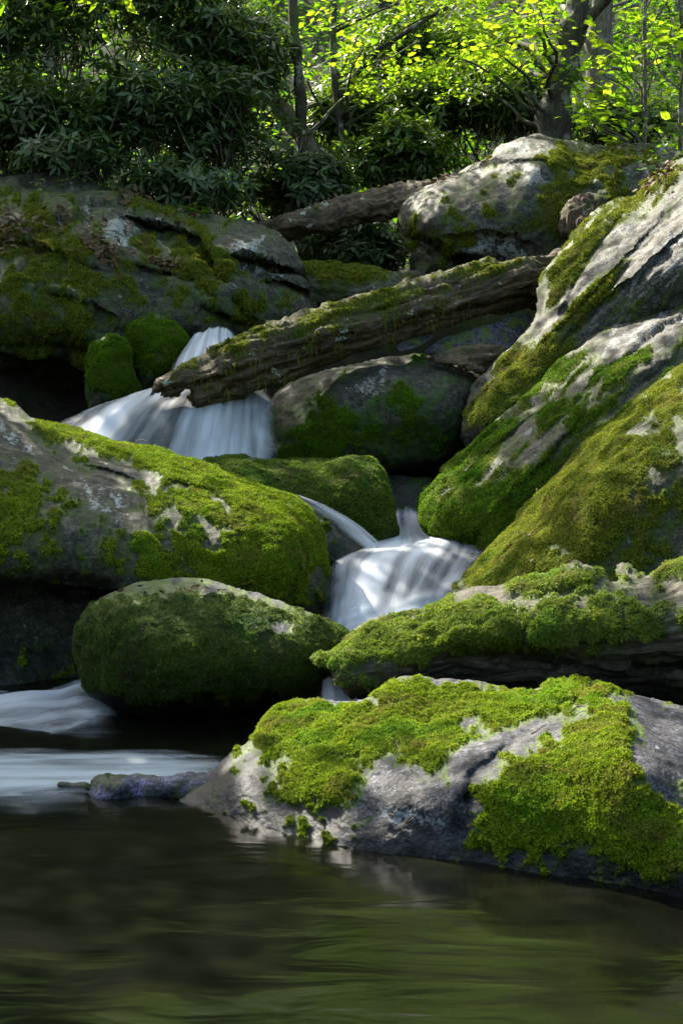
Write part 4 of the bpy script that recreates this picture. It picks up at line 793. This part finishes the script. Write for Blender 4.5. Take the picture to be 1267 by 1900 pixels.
# ------------------------------------------------------------------ foliage
# leaf templates in the xy plane, stalk at the origin, tip along +x; folded a little along the midrib
RHODO = (np.array([[0, 0, 0], [.28, .11, .03], [.62, .138, .02], [1, 0, -.08], [.62, -.138, .02], [.28, -.11, .03]]),
         np.array([[0, 2, 1], [0, 3, 2], [0, 4, 3], [0, 5, 4]]))
BEECH = (np.array([[0, 0, 0], [.28, .24, .03], [.62, .24, .02], [1, 0, -.06], [.62, -.24, .02], [.28, -.24, .03]]),
         np.array([[0, 2, 1], [0, 3, 2], [0, 4, 3], [0, 5, 4]]))
DIAM = (np.array([[0, 0, 0], [.45, .27, .03], [1, 0, -.05], [.45, -.27, .03]]), np.array([[0, 2, 1], [0, 3, 2]]))
def leaves(P, D, Nn, sz, tmpl=RHODO, width=None):
    """P base points, D leaf directions, Nn approximate face normals, sz lengths"""
    D = unit(D); B = unit(np.cross(Nn, D)); Z = np.cross(D, B); tv, tf = tmpl; n = len(P)
    wd = np.ones(n) if width is None else width
    V = P[:, None] + (tv[None, :, 0:1] * D[:, None] + tv[None, :, 1:2] * wd[:, None, None] * B[:, None] + tv[None, :, 2:3] * Z[:, None]) * sz[:, None, None]
    F = tf[None] + (np.arange(n) * len(tv))[:, None, None]
    return V.reshape(-1, 3), F.reshape(-1, 3)
def rand_dirs(n):
    return unit(rng.normal(size=(n, 3)))
def whorls(C0, axis, nl=8, size=.14, droop=.5):
    """rosettes of long leaves at branch ends -> P, D, N, sz"""
    n = len(C0); Ps, Ds, Ns, Ss = [], [], [], []
    T = unit(np.cross(axis, rand_dirs(n))); Bq = np.cross(axis, T); ph = rng.random(n) * 6.28
    for k in range(nl):
        a = ph + k * 2.4 + rng.normal(size=n) * .15
        rad = T * np.cos(a)[:, None] + Bq * np.sin(a)[:, None]
        el = .55 - 1.1 * (k / nl) + rng.normal(size=n) * .22
        d = rad * np.cos(el)[:, None] + axis * np.sin(el)[:, None]; d[:, 2] -= droop * rng.random(n) * .55
        nn = axis * np.cos(el)[:, None] - rad * np.sin(el)[:, None] + .25 * rng.normal(size=(n, 3))
        keep = rng.random(n) < .9
        Ps.append((C0 + rad * .012)[keep]); Ds.append(d[keep]); Ns.append(nn[keep]); Ss.append((size * (.65 + .5 * rng.random(n)))[keep])
    return np.concatenate(Ps), np.concatenate(Ds), np.concatenate(Ns), np.concatenate(Ss)
def stem_path(p0, p1, n=9, wob=.12, sag=.0):
    t = np.linspace(0, 1, n)[:, None]; P = p0 + (p1 - p0) * t; ln = np.linalg.norm(p1 - p0)
    o = np.c_[perlin(np.c_[t * 2.3, np.full(n, p0[0] * 3.1), np.full(n, p0[1] * 1.7)]), perlin(np.c_[t * 2.3, np.full(n, p0[1] * 2.3 + 9), np.full(n, p1[0] * 1.3)]), perlin(np.c_[t * 2.3, np.full(n, p1[2] * 2.1 + 4), np.full(n, p0[0])]) * .5]
    return P + o * wob * ln * np.sin(np.pi * t) + np.array([0, 0, sag]) * ln * np.sin(np.pi * t)
def gz(x, y): return float(ground_z(np.array([x]), np.array([y]))[0])

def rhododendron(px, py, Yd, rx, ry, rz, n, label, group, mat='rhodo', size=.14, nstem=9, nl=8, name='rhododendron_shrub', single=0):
    """bushy shrub: crown ellipsoid centred on the pixel at distance Yd, radii in metres"""
    c = at(px, py, Yd); root = empty(name, (c[0], c[1] + .1, gz(c[0], c[1] + .1))); loc = np.array(root.location)
    tag(root, label, 'shrub', group)
    lob = rand_dirs(9) * .62; lob[:, 2] = np.abs(lob[:, 2]) - .1
    d = rand_dirs(n); r = rng.random(n) ** .45; base = lob[rng.integers(0, 9, n)] * rng.random(n)[:, None] ** .3
    q = base + d * (r * .5)[:, None]
    C0 = c + q * [rx, ry, rz]
    C0 = C0[C0[:, 2] > ground_z(C0[:, 0], C0[:, 1]) + .05]
    ax = unit(unit(C0 - (c - [0, 0, rz * .9])) + [0, 0, .35] + .35 * rng.normal(size=(len(C0), 3)))
    P, D, Nn, sz = whorls(C0, ax, nl, size)
    if single:                        # the leaves that show largest are parts of their own
        near = np.argsort(P[:, 1])[:len(P) // 2]; pick = rng.choice(near, single, replace=False); rest = np.setdiff1d(np.arange(len(P)), pick)
        tv, tf = RHODO; lm = new_mesh('leaf', tv * .14, tf, M[mat], True)
        for i in pick:
            dd = D[i] / np.linalg.norm(D[i]); b = np.cross(Nn[i], dd); b /= np.linalg.norm(b); z = np.cross(dd, b); s = sz[i] / .14
            o = bpy.data.objects.new('leaf', lm); COL.objects.link(o); o.parent = root
            mt = Matrix(((dd[0], b[0], z[0], P[i][0] - loc[0]), (dd[1], b[1], z[1], P[i][1] - loc[1]), (dd[2], b[2], z[2], P[i][2] - loc[2]), (0, 0, 0, 1)))
            o.matrix_local = mt @ Matrix.Diagonal((s, s, s, 1))
        P, D, Nn, sz = P[rest], D[rest], Nn[rest], sz[rest]
    V, F = leaves(P, D, Nn, sz); o = link('foliage', rebase(new_mesh('foliage', V, F, M[mat], True), loc), root); o['kind'] = 'stuff'
    base = loc + [0, 0, -.05]
    for k in range(nstem):
        tgt = C0[rng.integers(0, len(C0))]; b0 = base + [.35 * rng.normal() * rx, .25 * rng.normal(), 0]
        pth = stem_path(b0, tgt, 12, .28); rad = np.linspace(.028, .006, 12) * (.7 + .6 * rng.random())
        V, F = tube(pth, rad, 6); link('stem', rebase(new_mesh('stem', V, F, M['stem']), loc), root)
    # fine twigs up to the rosettes
    ns = min(len(C0), 120); idx = rng.choice(len(C0), ns, replace=False); Vs, Fs, off = [], [], 0
    for i in idx:
        V, F = tube(stem_path(C0[i] - ax[i] * (.3 + .3 * rng.random()) + .1 * rng.normal(size=3), C0[i], 4, .12), [.007, .006, .005, .004], 4, cap=False); Vs.append(V); Fs.append(F + off); off += len(V)
    o = link('twigs', rebase(new_mesh('twigs', np.concatenate(Vs), np.concatenate(Fs), M['stem']), loc), root); o['kind'] = 'stuff'
    return root

def sprays(C0, rad, nper, leaf, flat=.16, tmpl=BEECH):
    """flat layered sprays of leaves round each centre"""
    n = len(C0); idx = np.repeat(np.arange(n), nper); m = len(idx)
    tilt = unit(np.array([0, 0, 1.0]) + .28 * rng.normal(size=(n, 3)))[idx]
    a = rng.random(m) * 6.283; r = np.sqrt(rng.random(m)) * rad[idx]
    T = unit(np.cross(tilt, np.array([.3, 1, .1]))); Bq = np.cross(tilt, T)
    lobes = .6 + .4 * np.cos(a * 3 + (C0[idx, 0] * 7))
    P = C0[idx] + (T * np.cos(a)[:, None] + Bq * np.sin(a)[:, None]) * (r * lobes)[:, None] + tilt * (rng.normal(size=m) * flat * rad[idx])[:, None]
    P[:, 2] -= .25 * r * r / rad[idx]
    az = a + rng.normal(size=m) * .9
    D = T * np.cos(az)[:, None] + Bq * np.sin(az)[:, None]; D[:, 2] -= .25 * rng.random(m)
    Nn = unit(tilt + .38 * rng.normal(size=(m, 3)))
    return leaves(P, D, Nn, leaf * (.6 + .7 * rng.random(m)), tmpl)

def tree(name, label, trunk, radii, boxes, leaf_mat, bark, cat='tree', group=None, nper=34, leaf=.085, spr=.42, branches=(), shade=None, seed=0, base_ext=True, tmpl=BEECH, limb_every=3):
    """trunk: list of (px,py,Y) or world points; boxes: (px0,px1,py0,py1,Y0,Y1,count) of leaf sprays"""
    T = np.array([at(*p) if len(p) == 3 and not isinstance(p, np.ndarray) else p for p in trunk]); radii = np.array(radii, float)
    if base_ext:                       # carry the trunk down to the ground
        g = gz(T[0][0], T[0][1]) - .1
        if T[0][2] > g: T = np.concatenate([[[T[0][0] + (T[0][0] - T[1][0]) * .15, T[0][1], g]], T]); radii = np.r_[radii[0] * 1.35, radii]
    loc = T[0].copy(); root = empty(name, loc); tag(root, label, cat, group)
    s = np.linspace(0, len(T) - 1, len(T) * 7); pth = catmull(T, 7, False); rad = np.interp(np.linspace(0, len(T) - 1, len(pth)), np.arange(len(T)), radii)
    V, F = tube(pth, rad, 14, .5, seed); link('trunk', rebase(new_mesh('trunk', V, F, bark), loc), root)
    for bp, br in branches:
        bpp = catmull(np.array([at(*p) for p in bp]), 6, False); V, F = tube(bpp, np.linspace(br[0], br[1], len(bpp)), 8, .4, seed + 1); link('branch', rebase(new_mesh('branch', V, F, bark), loc), root)
    Cs = []
    for bx in boxes:
        if len(bx) == 7:
            x0, x1, y0, y1, d0, d1, n = bx; Cs.append(at(x0 + (x1 - x0) * rng.random(n), y0 + (y1 - y0) * rng.random(n), d0 + (d1 - d0) * rng.random(n)))
        else: Cs.append(bx)
    C0 = thin(np.concatenate(Cs))
    if shade is not None: C0 = np.concatenate([C0, thin(shade, .5)])
    rad = spr * (.6 + .8 * rng.random(len(C0)))
    V, F = sprays(C0, rad, nper, leaf, tmpl=tmpl); o = link('crown', rebase(new_mesh('crown', V, F, leaf_mat, True), loc), root); o['kind'] = 'stuff'
    # thin limbs carrying some of the sprays
    for c in C0[::limb_every][:14]:
        k = np.argmin(np.linalg.norm(pth - c + [0, 0, .6], axis=1)); st = pth[k]
        pp = stem_path(st, c, 10, .2, .05); r0 = min(np.interp(k, [0, len(pth)], [radii[0], radii[-1]]) * .35, .03)
        V, F = tube(pp, np.linspace(max(r0, .012), .005, 10), 6); link('branch', rebase(new_mesh('branch', V, F, bark), loc), root)
    return root

# where the sun gets through: leaf sprays standing in these beams are thinned out (points on the rocks and shrubs, radius of the beam)
BEAMS = [(at(x, y, d), r) for (x, y, d, r) in ((540, 1330, 5.35, .5), (640, 1330, 5.3, .5), (740, 1320, 5.2, .5), (850, 1320, 5.2, .5), (1000, 1330, 5.1, .5), (1100, 1400, 4.85, .5), (1200, 1450, 4.7, .45), (620, 1430, 5.0, .4), (590, 1510, 4.8, .22),
         (300, 850, 8.4, .5), (430, 890, 8.2, .5), (530, 950, 7.9, .5), (480, 1120, 6.6, .4), (570, 1160, 6.5, .4), (700, 1165, 6.1, .4), (820, 1140, 6.1, .4), (950, 1100, 6.1, .4), (1070, 1070, 6.1, .4),
         (950, 990, 7.6, .45), (1050, 890, 7.7, .45), (1150, 800, 7.7, .4), (960, 690, 9.7, .4), (1150, 640, 9.3, .3), (1130, 540, 10, .4), (1220, 400, 10.5, .4), (1090, 460, 10.5, .35), (980, 280, 13.1, .5), (1100, 285, 13.2, .5),
         (650, 856, 9.1, .4), (470, 850, 9.2, .4), (820, 515, 10.8, .4), (930, 490, 11, .4), (600, 580, 10.4, .35), (880, 960, 8.6, .4), (300, 400, 12.6, .3), (460, 440, 12.6, .35), (120, 335, 13.2, .4),
         (720, 290, 15.6, .7), (830, 200, 16.4, .7), (640, 230, 16.4, .7), (940, 190, 16.0, .6), (560, 340, 15.0, .6), (440, 260, 14.6, .4), (650, 380, 13.7, .4))]
def thin(C0, keep=.12):
    ok = np.ones(len(C0), bool)
    for p, r in BEAMS:
        v = C0 - p; t = v @ SUN_DIR; d = np.linalg.norm(v - np.outer(t, SUN_DIR), axis=1)
        ok &= ~((t > 1.0) & (d < r) & (rng.random(len(C0)) > keep))
    return C0[ok]
# the dark thicket on the left
lg = 'rhododendrons of the dark left thicket'
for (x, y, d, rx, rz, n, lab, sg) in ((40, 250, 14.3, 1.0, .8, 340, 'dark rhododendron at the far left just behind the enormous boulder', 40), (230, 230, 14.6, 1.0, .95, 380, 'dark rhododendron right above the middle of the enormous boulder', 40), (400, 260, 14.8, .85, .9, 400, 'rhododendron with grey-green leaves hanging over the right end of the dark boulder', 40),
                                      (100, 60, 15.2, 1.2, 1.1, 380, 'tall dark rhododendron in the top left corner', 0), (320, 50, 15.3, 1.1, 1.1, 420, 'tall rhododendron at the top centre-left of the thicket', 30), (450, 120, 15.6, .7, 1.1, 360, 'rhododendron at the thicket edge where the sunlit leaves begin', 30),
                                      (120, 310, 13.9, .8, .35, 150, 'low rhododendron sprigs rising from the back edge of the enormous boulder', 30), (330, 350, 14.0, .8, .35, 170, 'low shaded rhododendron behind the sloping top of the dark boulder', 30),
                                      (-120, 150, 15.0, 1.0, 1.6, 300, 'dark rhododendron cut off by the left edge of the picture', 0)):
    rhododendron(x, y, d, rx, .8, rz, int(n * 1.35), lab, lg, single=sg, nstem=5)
# shrubs in the middle and on the right, most with sunlight painted into the leaf colour
mg = 'rhododendrons in the sunlit middle ground'
for (x, y, d, rx, rz, n, lab, mt) in ((560, 350, 15.2, .75, .45, 260, 'low rhododendron just above the bare brown log', 'rhodo'), (720, 300, 15.8, .85, .6, 320, 'rhododendron behind the left shoulder of the peaked boulder', 'rhodo_painted_lit'), (640, 230, 16.6, .8, .6, 260, 'rhododendron behind the slender dark trunks', 'rhodo_painted_lit'),
                                      (830, 210, 16.6, .8, .7, 320, 'sunlit rhododendron above the peaked boulder', 'rhodo_painted_lit'), (940, 190, 16.2, .7, .55, 280, 'rhododendron beside the foot of the leaning lichened tree', 'rhodo_painted_lit'), (650, 470, 14.6, .8, .45, 300, 'dark rhododendron filling the gap between the two high logs', 'rhodo'),
                                      (770, 110, 18.0, 1.0, .8, 300, 'farther rhododendron under the bright branches', 'rhodo_painted_lit'), (1160, 230, 15.6, .7, .4, 160, 'sparse rhododendron behind the top of the tilted slab', 'rhodo_painted_lit')):
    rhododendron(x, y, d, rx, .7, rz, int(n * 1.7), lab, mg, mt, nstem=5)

# trees whose trunks can be told apart
tree('tree', 'slender dark trunk standing left of the other thin trunk, by the thicket', [(563, 325, 15.6), (560, 220, 15.6), (553, 120, 15.6), (545, 40, 15.7), (535, -120, 15.8), (520, -420, 16)], [.075, .06, .055, .05, .045, .03],
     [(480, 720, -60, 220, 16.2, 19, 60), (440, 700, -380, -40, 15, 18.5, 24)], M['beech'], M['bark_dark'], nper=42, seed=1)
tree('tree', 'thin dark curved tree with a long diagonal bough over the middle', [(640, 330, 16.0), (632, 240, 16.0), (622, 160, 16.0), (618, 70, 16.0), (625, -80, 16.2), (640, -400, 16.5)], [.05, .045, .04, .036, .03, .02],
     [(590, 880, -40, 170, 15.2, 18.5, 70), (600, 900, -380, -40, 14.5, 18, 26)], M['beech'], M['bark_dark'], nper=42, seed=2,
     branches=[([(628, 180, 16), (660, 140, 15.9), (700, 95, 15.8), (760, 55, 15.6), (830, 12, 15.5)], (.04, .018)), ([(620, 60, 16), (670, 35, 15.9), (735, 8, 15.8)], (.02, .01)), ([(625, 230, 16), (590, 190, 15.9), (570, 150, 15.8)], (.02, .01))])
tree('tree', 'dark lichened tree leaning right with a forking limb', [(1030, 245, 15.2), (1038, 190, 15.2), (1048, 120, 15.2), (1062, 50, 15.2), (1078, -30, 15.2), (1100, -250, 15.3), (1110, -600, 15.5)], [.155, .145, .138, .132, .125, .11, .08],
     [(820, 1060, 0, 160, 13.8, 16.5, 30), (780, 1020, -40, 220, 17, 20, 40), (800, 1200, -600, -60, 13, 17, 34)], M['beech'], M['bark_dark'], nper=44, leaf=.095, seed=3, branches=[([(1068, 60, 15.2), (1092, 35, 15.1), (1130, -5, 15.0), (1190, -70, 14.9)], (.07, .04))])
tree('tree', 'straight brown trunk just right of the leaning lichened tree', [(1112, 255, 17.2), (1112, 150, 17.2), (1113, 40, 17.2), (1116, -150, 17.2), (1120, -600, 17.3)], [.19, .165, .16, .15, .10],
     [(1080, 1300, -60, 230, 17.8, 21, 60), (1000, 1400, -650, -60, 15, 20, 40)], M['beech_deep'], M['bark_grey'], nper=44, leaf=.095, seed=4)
tree('sapling', 'thin straight sapling with big pale leaves near the right edge', [(1195, 275, 14.2), (1196, 180, 14.2), (1195, 80, 14.2), (1197, -60, 14.2), (1200, -250, 14.2)], [.022, .02, .019, .017, .012],
     [(1080, 1280, 60, 260, 13.6, 14.8, 20), (1100, 1300, -250, 60, 13.5, 15, 18)], M['beech'], M['bark_grey'], nper=16, leaf=.12, spr=.3, seed=5, limb_every=2)
tree('sapling', 'thin sapling stem cut by the right edge', [(1262, 200, 14.6), (1264, 100, 14.6), (1262, 0, 14.6), (1262, -200, 14.6)], [.02, .018, .016, .012], [(1180, 1340, -150, 180, 14.3, 15.4, 16)], M['beech'], M['bark_grey'], nper=18, leaf=.10, spr=.3, seed=6)
lt = at(605, 318, 16.0); 
t = empty('leaning_trunk', lt); tag(t, 'pale dead trunk leaning left behind the slender dark tree', 'trunk')
pth = catmull(np.array([at(612, 335, 16.0), at(590, 295, 16.0), at(560, 250, 16.1), at(525, 208, 16.2), at(480, 150, 16.3)]), 6, False)
V, F = tube(pth, np.linspace(.12, .08, len(pth)), 12, .5, 5); link('trunk', rebase(new_mesh('trunk', V, F, M['bark_grey']), lt), t)

# trees farther up the slope
for k in range(16):
    x = rng.uniform(300, 1400) if k < 11 else rng.uniform(-400, 1700); d = rng.uniform(23, 38)
    b = at(x, 300, d); b[2] = gz(b[0], b[1]); h = rng.uniform(9, 14); r = rng.uniform(.08, .2); lean = rng.normal(size=2) * .5
    T = [b - [0, 0, .2], b + [lean[0] * .3, lean[1] * .3, h * .35], b + [lean[0] * .7, lean[1] * .7, h * .7], b + [lean[0], lean[1], h]]
    n = 75; q = rand_dirs(n) * (rng.random(n) ** .4)[:, None] * [2.6, 2.4, h * .5]; C0 = b + [lean[0] * .6, lean[1] * .6, h * .56] + q
    C0 = C0[C0[:, 2] > b[2] + .4]
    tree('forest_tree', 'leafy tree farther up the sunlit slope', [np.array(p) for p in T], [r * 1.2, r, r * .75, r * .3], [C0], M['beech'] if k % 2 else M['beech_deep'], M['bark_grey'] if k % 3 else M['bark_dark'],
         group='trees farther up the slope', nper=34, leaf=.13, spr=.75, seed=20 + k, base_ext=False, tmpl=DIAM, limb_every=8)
# understorey of the slope: one leafy mass
n = 4200; xx = rng.uniform(-20, 22, n); yy = 17.5 + 42 * rng.random(n) ** 1.5; C0 = np.c_[xx, yy, ground_z(xx, yy) + rng.random(n) ** 1.5 * np.interp(yy, [17, 22, 40], [1.4, 3.5, 4.5])]; C0 = thin(C0, .5); n = len(C0); yy = C0[:, 1]
V, F = sprays(C0, .6 * (.6 + .8 * rng.random(n)) * (1 + yy / 60), 30, .14, .35, DIAM)
tag(link('understorey', new_mesh('understorey', V, F, M['beech_deep'], True)), 'low leafy undergrowth covering the far slope', 'undergrowth', kind='stuff')

# ------------------------------------------------------------------ unseen trees added on the banks to shade the stream and hide sky
def shade_tree(x, y, h, r, n, crown_r, zc, mat, label, targets=(), leaf=.15):
    b = np.array([x, y, gz(x, y)]); T = [b - [0, 0, .2], b + [0.1, .1, h * .3], b + [-.1, .2, h * .65], b + [.1, .1, h]]
    q = rand_dirs(n) * (rng.random(n) ** .45)[:, None] * crown_r; C0 = b + [0, 0, zc] + q; Sh = [np.zeros((0, 3))]
    for (px, py, d, t0, rad, m) in targets:      # leaf clusters added on the sun rays to shade chosen spots
        c = at(px, py, d) + SUN_DIR * t0; Sh.append(c + rand_dirs(m) * (rng.random(m) ** .5)[:, None] * rad)
    return tree('shade_tree', label, [np.array(p) for p in T], [r * 1.2, r, r * .7, r * .3], [C0], mat, M['bark_grey'], shade=np.concatenate(Sh), group='unseen trees added on the banks to shade the stream', nper=36, leaf=leaf, spr=.55, seed=x + y, base_ext=False, tmpl=DIAM, limb_every=7)
shade_tree(-8.2, 12.5, 12, .25, 80, (3.2, 3, 3.5), 8.5, M['beech_deep'], 'tall unseen tree added on the left bank whose crown shades the enormous boulder',
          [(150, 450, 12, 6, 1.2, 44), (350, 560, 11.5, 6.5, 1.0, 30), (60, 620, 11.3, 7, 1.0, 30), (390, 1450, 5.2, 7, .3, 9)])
shade_tree(-5.5, 7.5, 11, .22, 45, (2.6, 2.6, 3), 8, M['beech_deep'], 'unseen tree added on the left bank beside the fall whose crown shades the pool',
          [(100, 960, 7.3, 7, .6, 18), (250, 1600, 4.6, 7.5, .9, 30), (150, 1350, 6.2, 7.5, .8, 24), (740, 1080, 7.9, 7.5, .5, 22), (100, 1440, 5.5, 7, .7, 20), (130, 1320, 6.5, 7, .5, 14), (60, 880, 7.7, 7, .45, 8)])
shade_tree(-5, 1, 11, .22, 100, (3, 3, 3), 8, M['beech_deep'], 'unseen shade tree added on the left bank beside the viewer')
shade_tree(6.5, 4, 12, .25, 110, (3, 3.2, 3.2), 9, M['beech_deep'], 'unseen shade tree added on the right bank beside the viewer')
shade_tree(7.5, 10, 13, .25, 80, (3, 3, 3.2), 9.5, M['beech'], 'unseen shade tree added on the right bank behind the tilted slab',
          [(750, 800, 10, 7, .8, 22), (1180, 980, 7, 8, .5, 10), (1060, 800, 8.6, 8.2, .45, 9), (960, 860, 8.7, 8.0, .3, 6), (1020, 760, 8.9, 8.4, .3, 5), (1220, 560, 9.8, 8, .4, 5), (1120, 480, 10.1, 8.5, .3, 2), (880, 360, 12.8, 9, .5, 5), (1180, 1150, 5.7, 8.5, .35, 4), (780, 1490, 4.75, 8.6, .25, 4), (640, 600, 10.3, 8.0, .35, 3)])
shade_tree(0.5, -5, 12, .25, 140, (4, 3, 3.5), 8, M['beech_deep'], 'unseen shade tree added on the near bank behind the viewer')
shade_tree(-4.5, -6, 10, .22, 120, (3.2, 2.6, 4.2), 5.2, M['beech_deep'], 'unseen bushy tree added behind the viewer to the left', leaf=.2)
shade_tree(5.0, -5, 10, .22, 120, (3.2, 2.6, 4.2), 5.2, M['beech_deep'], 'unseen bushy tree added behind the viewer to the right', leaf=.2)
shade_tree(0.2, -9, 10, .22, 140, (4.5, 2.6, 4.5), 4.8, M['beech_deep'], 'unseen low-branched tree added farther behind the viewer', leaf=.22)

# ------------------------------------------------------------------ small things on the rocks
def on_rock(info, px, py, lift=.0):
    k = np.argmin((info['px'] - px) ** 2 + (info['py'] - py) ** 2); return info['V'][k] + info['N'][k] * lift, info['N'][k]
M['dead_leaf'] = leaf_material('dead_leaf', [(.05, .025, .012), (.10, .055, .025), (.16, .09, .045), (.09, .07, .05)], .7, .2, .15, (1.2, 1.0, .6), 8)
M['twig'] = bark_material('dead_twig', (.10, .08, .06), (.22, .18, .13), (40, 40, 40), 0)
M['fern'] = leaf_material('fern_green', [(.05, .11, .012), (.09, .17, .02)], .5, .3, .4, (2.2, 2.2, .6), 5)
def litter(info, spots, label, leaf=.075):
    Ps, Ns = [], []
    for (x, y, rx, ry, n) in spots:
        w_ = np.exp(-(((info['px'] - x) / rx) ** 2 + ((info['py'] - y) / ry) ** 2)) ; w_[w_ < .15] = 0
        P, Nn, f = sample_faces(info, w_, n); Ps.append(P); Ns.append(Nn)
    P = np.concatenate(Ps); Nn = np.concatenate(Ns); m = len(P)
    V, F = leaves(P + Nn * (.012 + .02 * rng.random(m))[:, None], unit(np.cross(Nn, rand_dirs(m)) + .35 * Nn * rng.normal(size=m)[:, None]), unit(Nn + .55 * rng.normal(size=(m, 3))), leaf * (.5 + .8 * rng.random(m)), BEECH, .6 + .6 * rng.random(m))
    tag(link('leaf_litter', new_mesh('leaf_litter', V, F, M['dead_leaf'], True)), label, 'dead leaves', kind='stuff')
litter(Lb, [(30, 430, 60, 22, 90), (180, 462, 22, 22, 60), (205, 480, 25, 14, 50), (310, 490, 28, 9, 50), (240, 372, 50, 10, 60), (8, 455, 20, 20, 50), (330, 400, 60, 12, 30), (120, 410, 90, 12, 40)], 'brown dead leaves caught in the hollows of the enormous boulder')
litter(O_, [(820, 335, 30, 10, 26), (1150, 285, 60, 12, 24), (900, 300, 30, 10, 8)], 'scattered dead leaves on top of the peaked boulder', .07)
litter(G, [(1215, 345, 25, 20, 50), (1240, 315, 30, 10, 40)], 'reddish dead leaves on top of the tilted slab', .06)
litter(I_, [(870, 685, 30, 10, 18)], 'few dead leaves by the driftwood', .06)
litter(H, [(1010, 775 + 200, 60, 60, 12)], 'few brown flecks on the olive mossy boulder', .03)
litter(B, [(360, 1105, 110, 16, 36)], 'dry needles and flecks along the top of the dark mossy boulder', .035)
def small_twig(info, pts, r, label):
    P = np.array([on_rock(info, x, y, l)[0] for x, y, l in pts]); V, F = tube(catmull(P, 5, False), np.linspace(r, r * .5, (len(P) - 1) * 5 + 1), 6)
    tag(link('twig', new_mesh('twig', V, F, M['twig'])), label, 'twig')
small_twig(A, [(1060, 1330, .012), (1075, 1322, .022), (1090, 1318, .014)], .004, 'short curled twig lying on the bright moss near the right')
small_twig(A, [(990, 1368, .01), (1015, 1352, .016)], .003, 'small brown twig beside the bare groove of the front rock')
small_twig(E, [(250, 826, .01), (262, 822, .035), (275, 828, .03), (282, 832, .01)], .004, 'bent dark twig on the crest of the left boulder')
small_twig(Lb, [(20, 425, .03), (60, 420, .05), (105, 424, .02)], .007, 'dead twig among leaves at the left of the enormous boulder')
small_twig(Lb, [(280, 478, .02), (320, 482, .03), (350, 476, .02)], .006, 'thin fallen twig on the dark ledge')
p, nn = on_rock(A, 856, 1532, .02)
V, F = leaves(p[None], np.array([[.75, -.2, .45]]), np.array([[.2, -.9, .3]]), np.array([.05]), RHODO)
M['yellow'] = leaf_material('yellow_dead_leaf', [(.35, .24, .06), (.40, .28, .08)], .6, .3, .3)
tag(link('dead_leaf', new_mesh('dead_leaf', V, F, M['yellow'])), 'single yellow dead leaf hanging at the moss edge of the front rock', 'leaf')
def fern(p, label, h=.16, nf=6):
    root = empty('fern', p); tag(root, label, 'fern', 'little ferns on the rocks')
    for k in range(nf):
        a = k * 6.283 / nf + rng.random(); t = np.linspace(.12, 1, 12); out_ = np.array([math.cos(a), math.sin(a), 0])
        ax_ = out_[None] * (t * h * .9)[:, None] + np.array([0, 0, 1.0]) * (h * (t * 1.1 - .75 * t * t))[:, None]
        side = np.array([-math.sin(a), math.cos(a), 0]); P = np.repeat(ax_, 2, 0); D = np.tile(np.array([side, -side]), (12, 1)) + out_ * .3
        V, F = leaves(P, D, np.tile([0, 0, 1.0], (24, 1)), np.repeat(h * .38 * (1 - t * .85), 2), DIAM); link('frond', new_mesh('frond', V, F, M['fern']), root)
for x, y, lab in ((352, 388, 'small fern on the crest of the enormous boulder'), (378, 396, 'tiny fern right of the other on the boulder crest')): fern(on_rock(Lb, x, y + 4)[0], lab)
def seedling(p, label, h=.22, nl=9, leaf=.06, mat='fern'):
    root = empty('seedling', p); tag(root, label, 'seedling', 'seedlings rooted on the boulders')
    V, F = tube(stem_path(np.zeros(3), np.array([.04, .02, h]), 6, .2), np.linspace(.004, .002, 6), 5); link('stem', new_mesh('stem', V, F, M['stem']), root)
    q = np.c_[rng.normal(size=nl) * .05, rng.normal(size=nl) * .05, h * (.35 + .7 * rng.random(nl))]; V, F = leaves(q, rand_dirs(nl) * [1, 1, .3], unit(np.array([0, -.3, 1]) + .4 * rng.normal(size=(nl, 3))), leaf * (.6 + .6 * rng.random(nl)), BEECH)
    o = link('foliage', new_mesh('foliage', V, F, M[mat]), root)
for k, (inf, x, y, lab) in enumerate(((Lb, 118, 345, 'pale green seedling on the back of the enormous boulder, left of its neighbours'), (Lb, 150, 340, 'bright green seedling on the crest of the enormous boulder'), (Lb, 75, 380, 'faint seedling low on the left of the enormous boulder'), (G, 1200, 335, 'leafy seedling at the top of the tilted slab'),
                                      (G, 1235, 312, 'leafy seedling nearest the right edge on the tilted slab'), (O_, 1190, 276, 'seedling between the peaked boulder and the slab'))):
    seedling(on_rock(inf, x, y)[0], lab, .16 + .02 * k, 10 + 2 * k, .06)
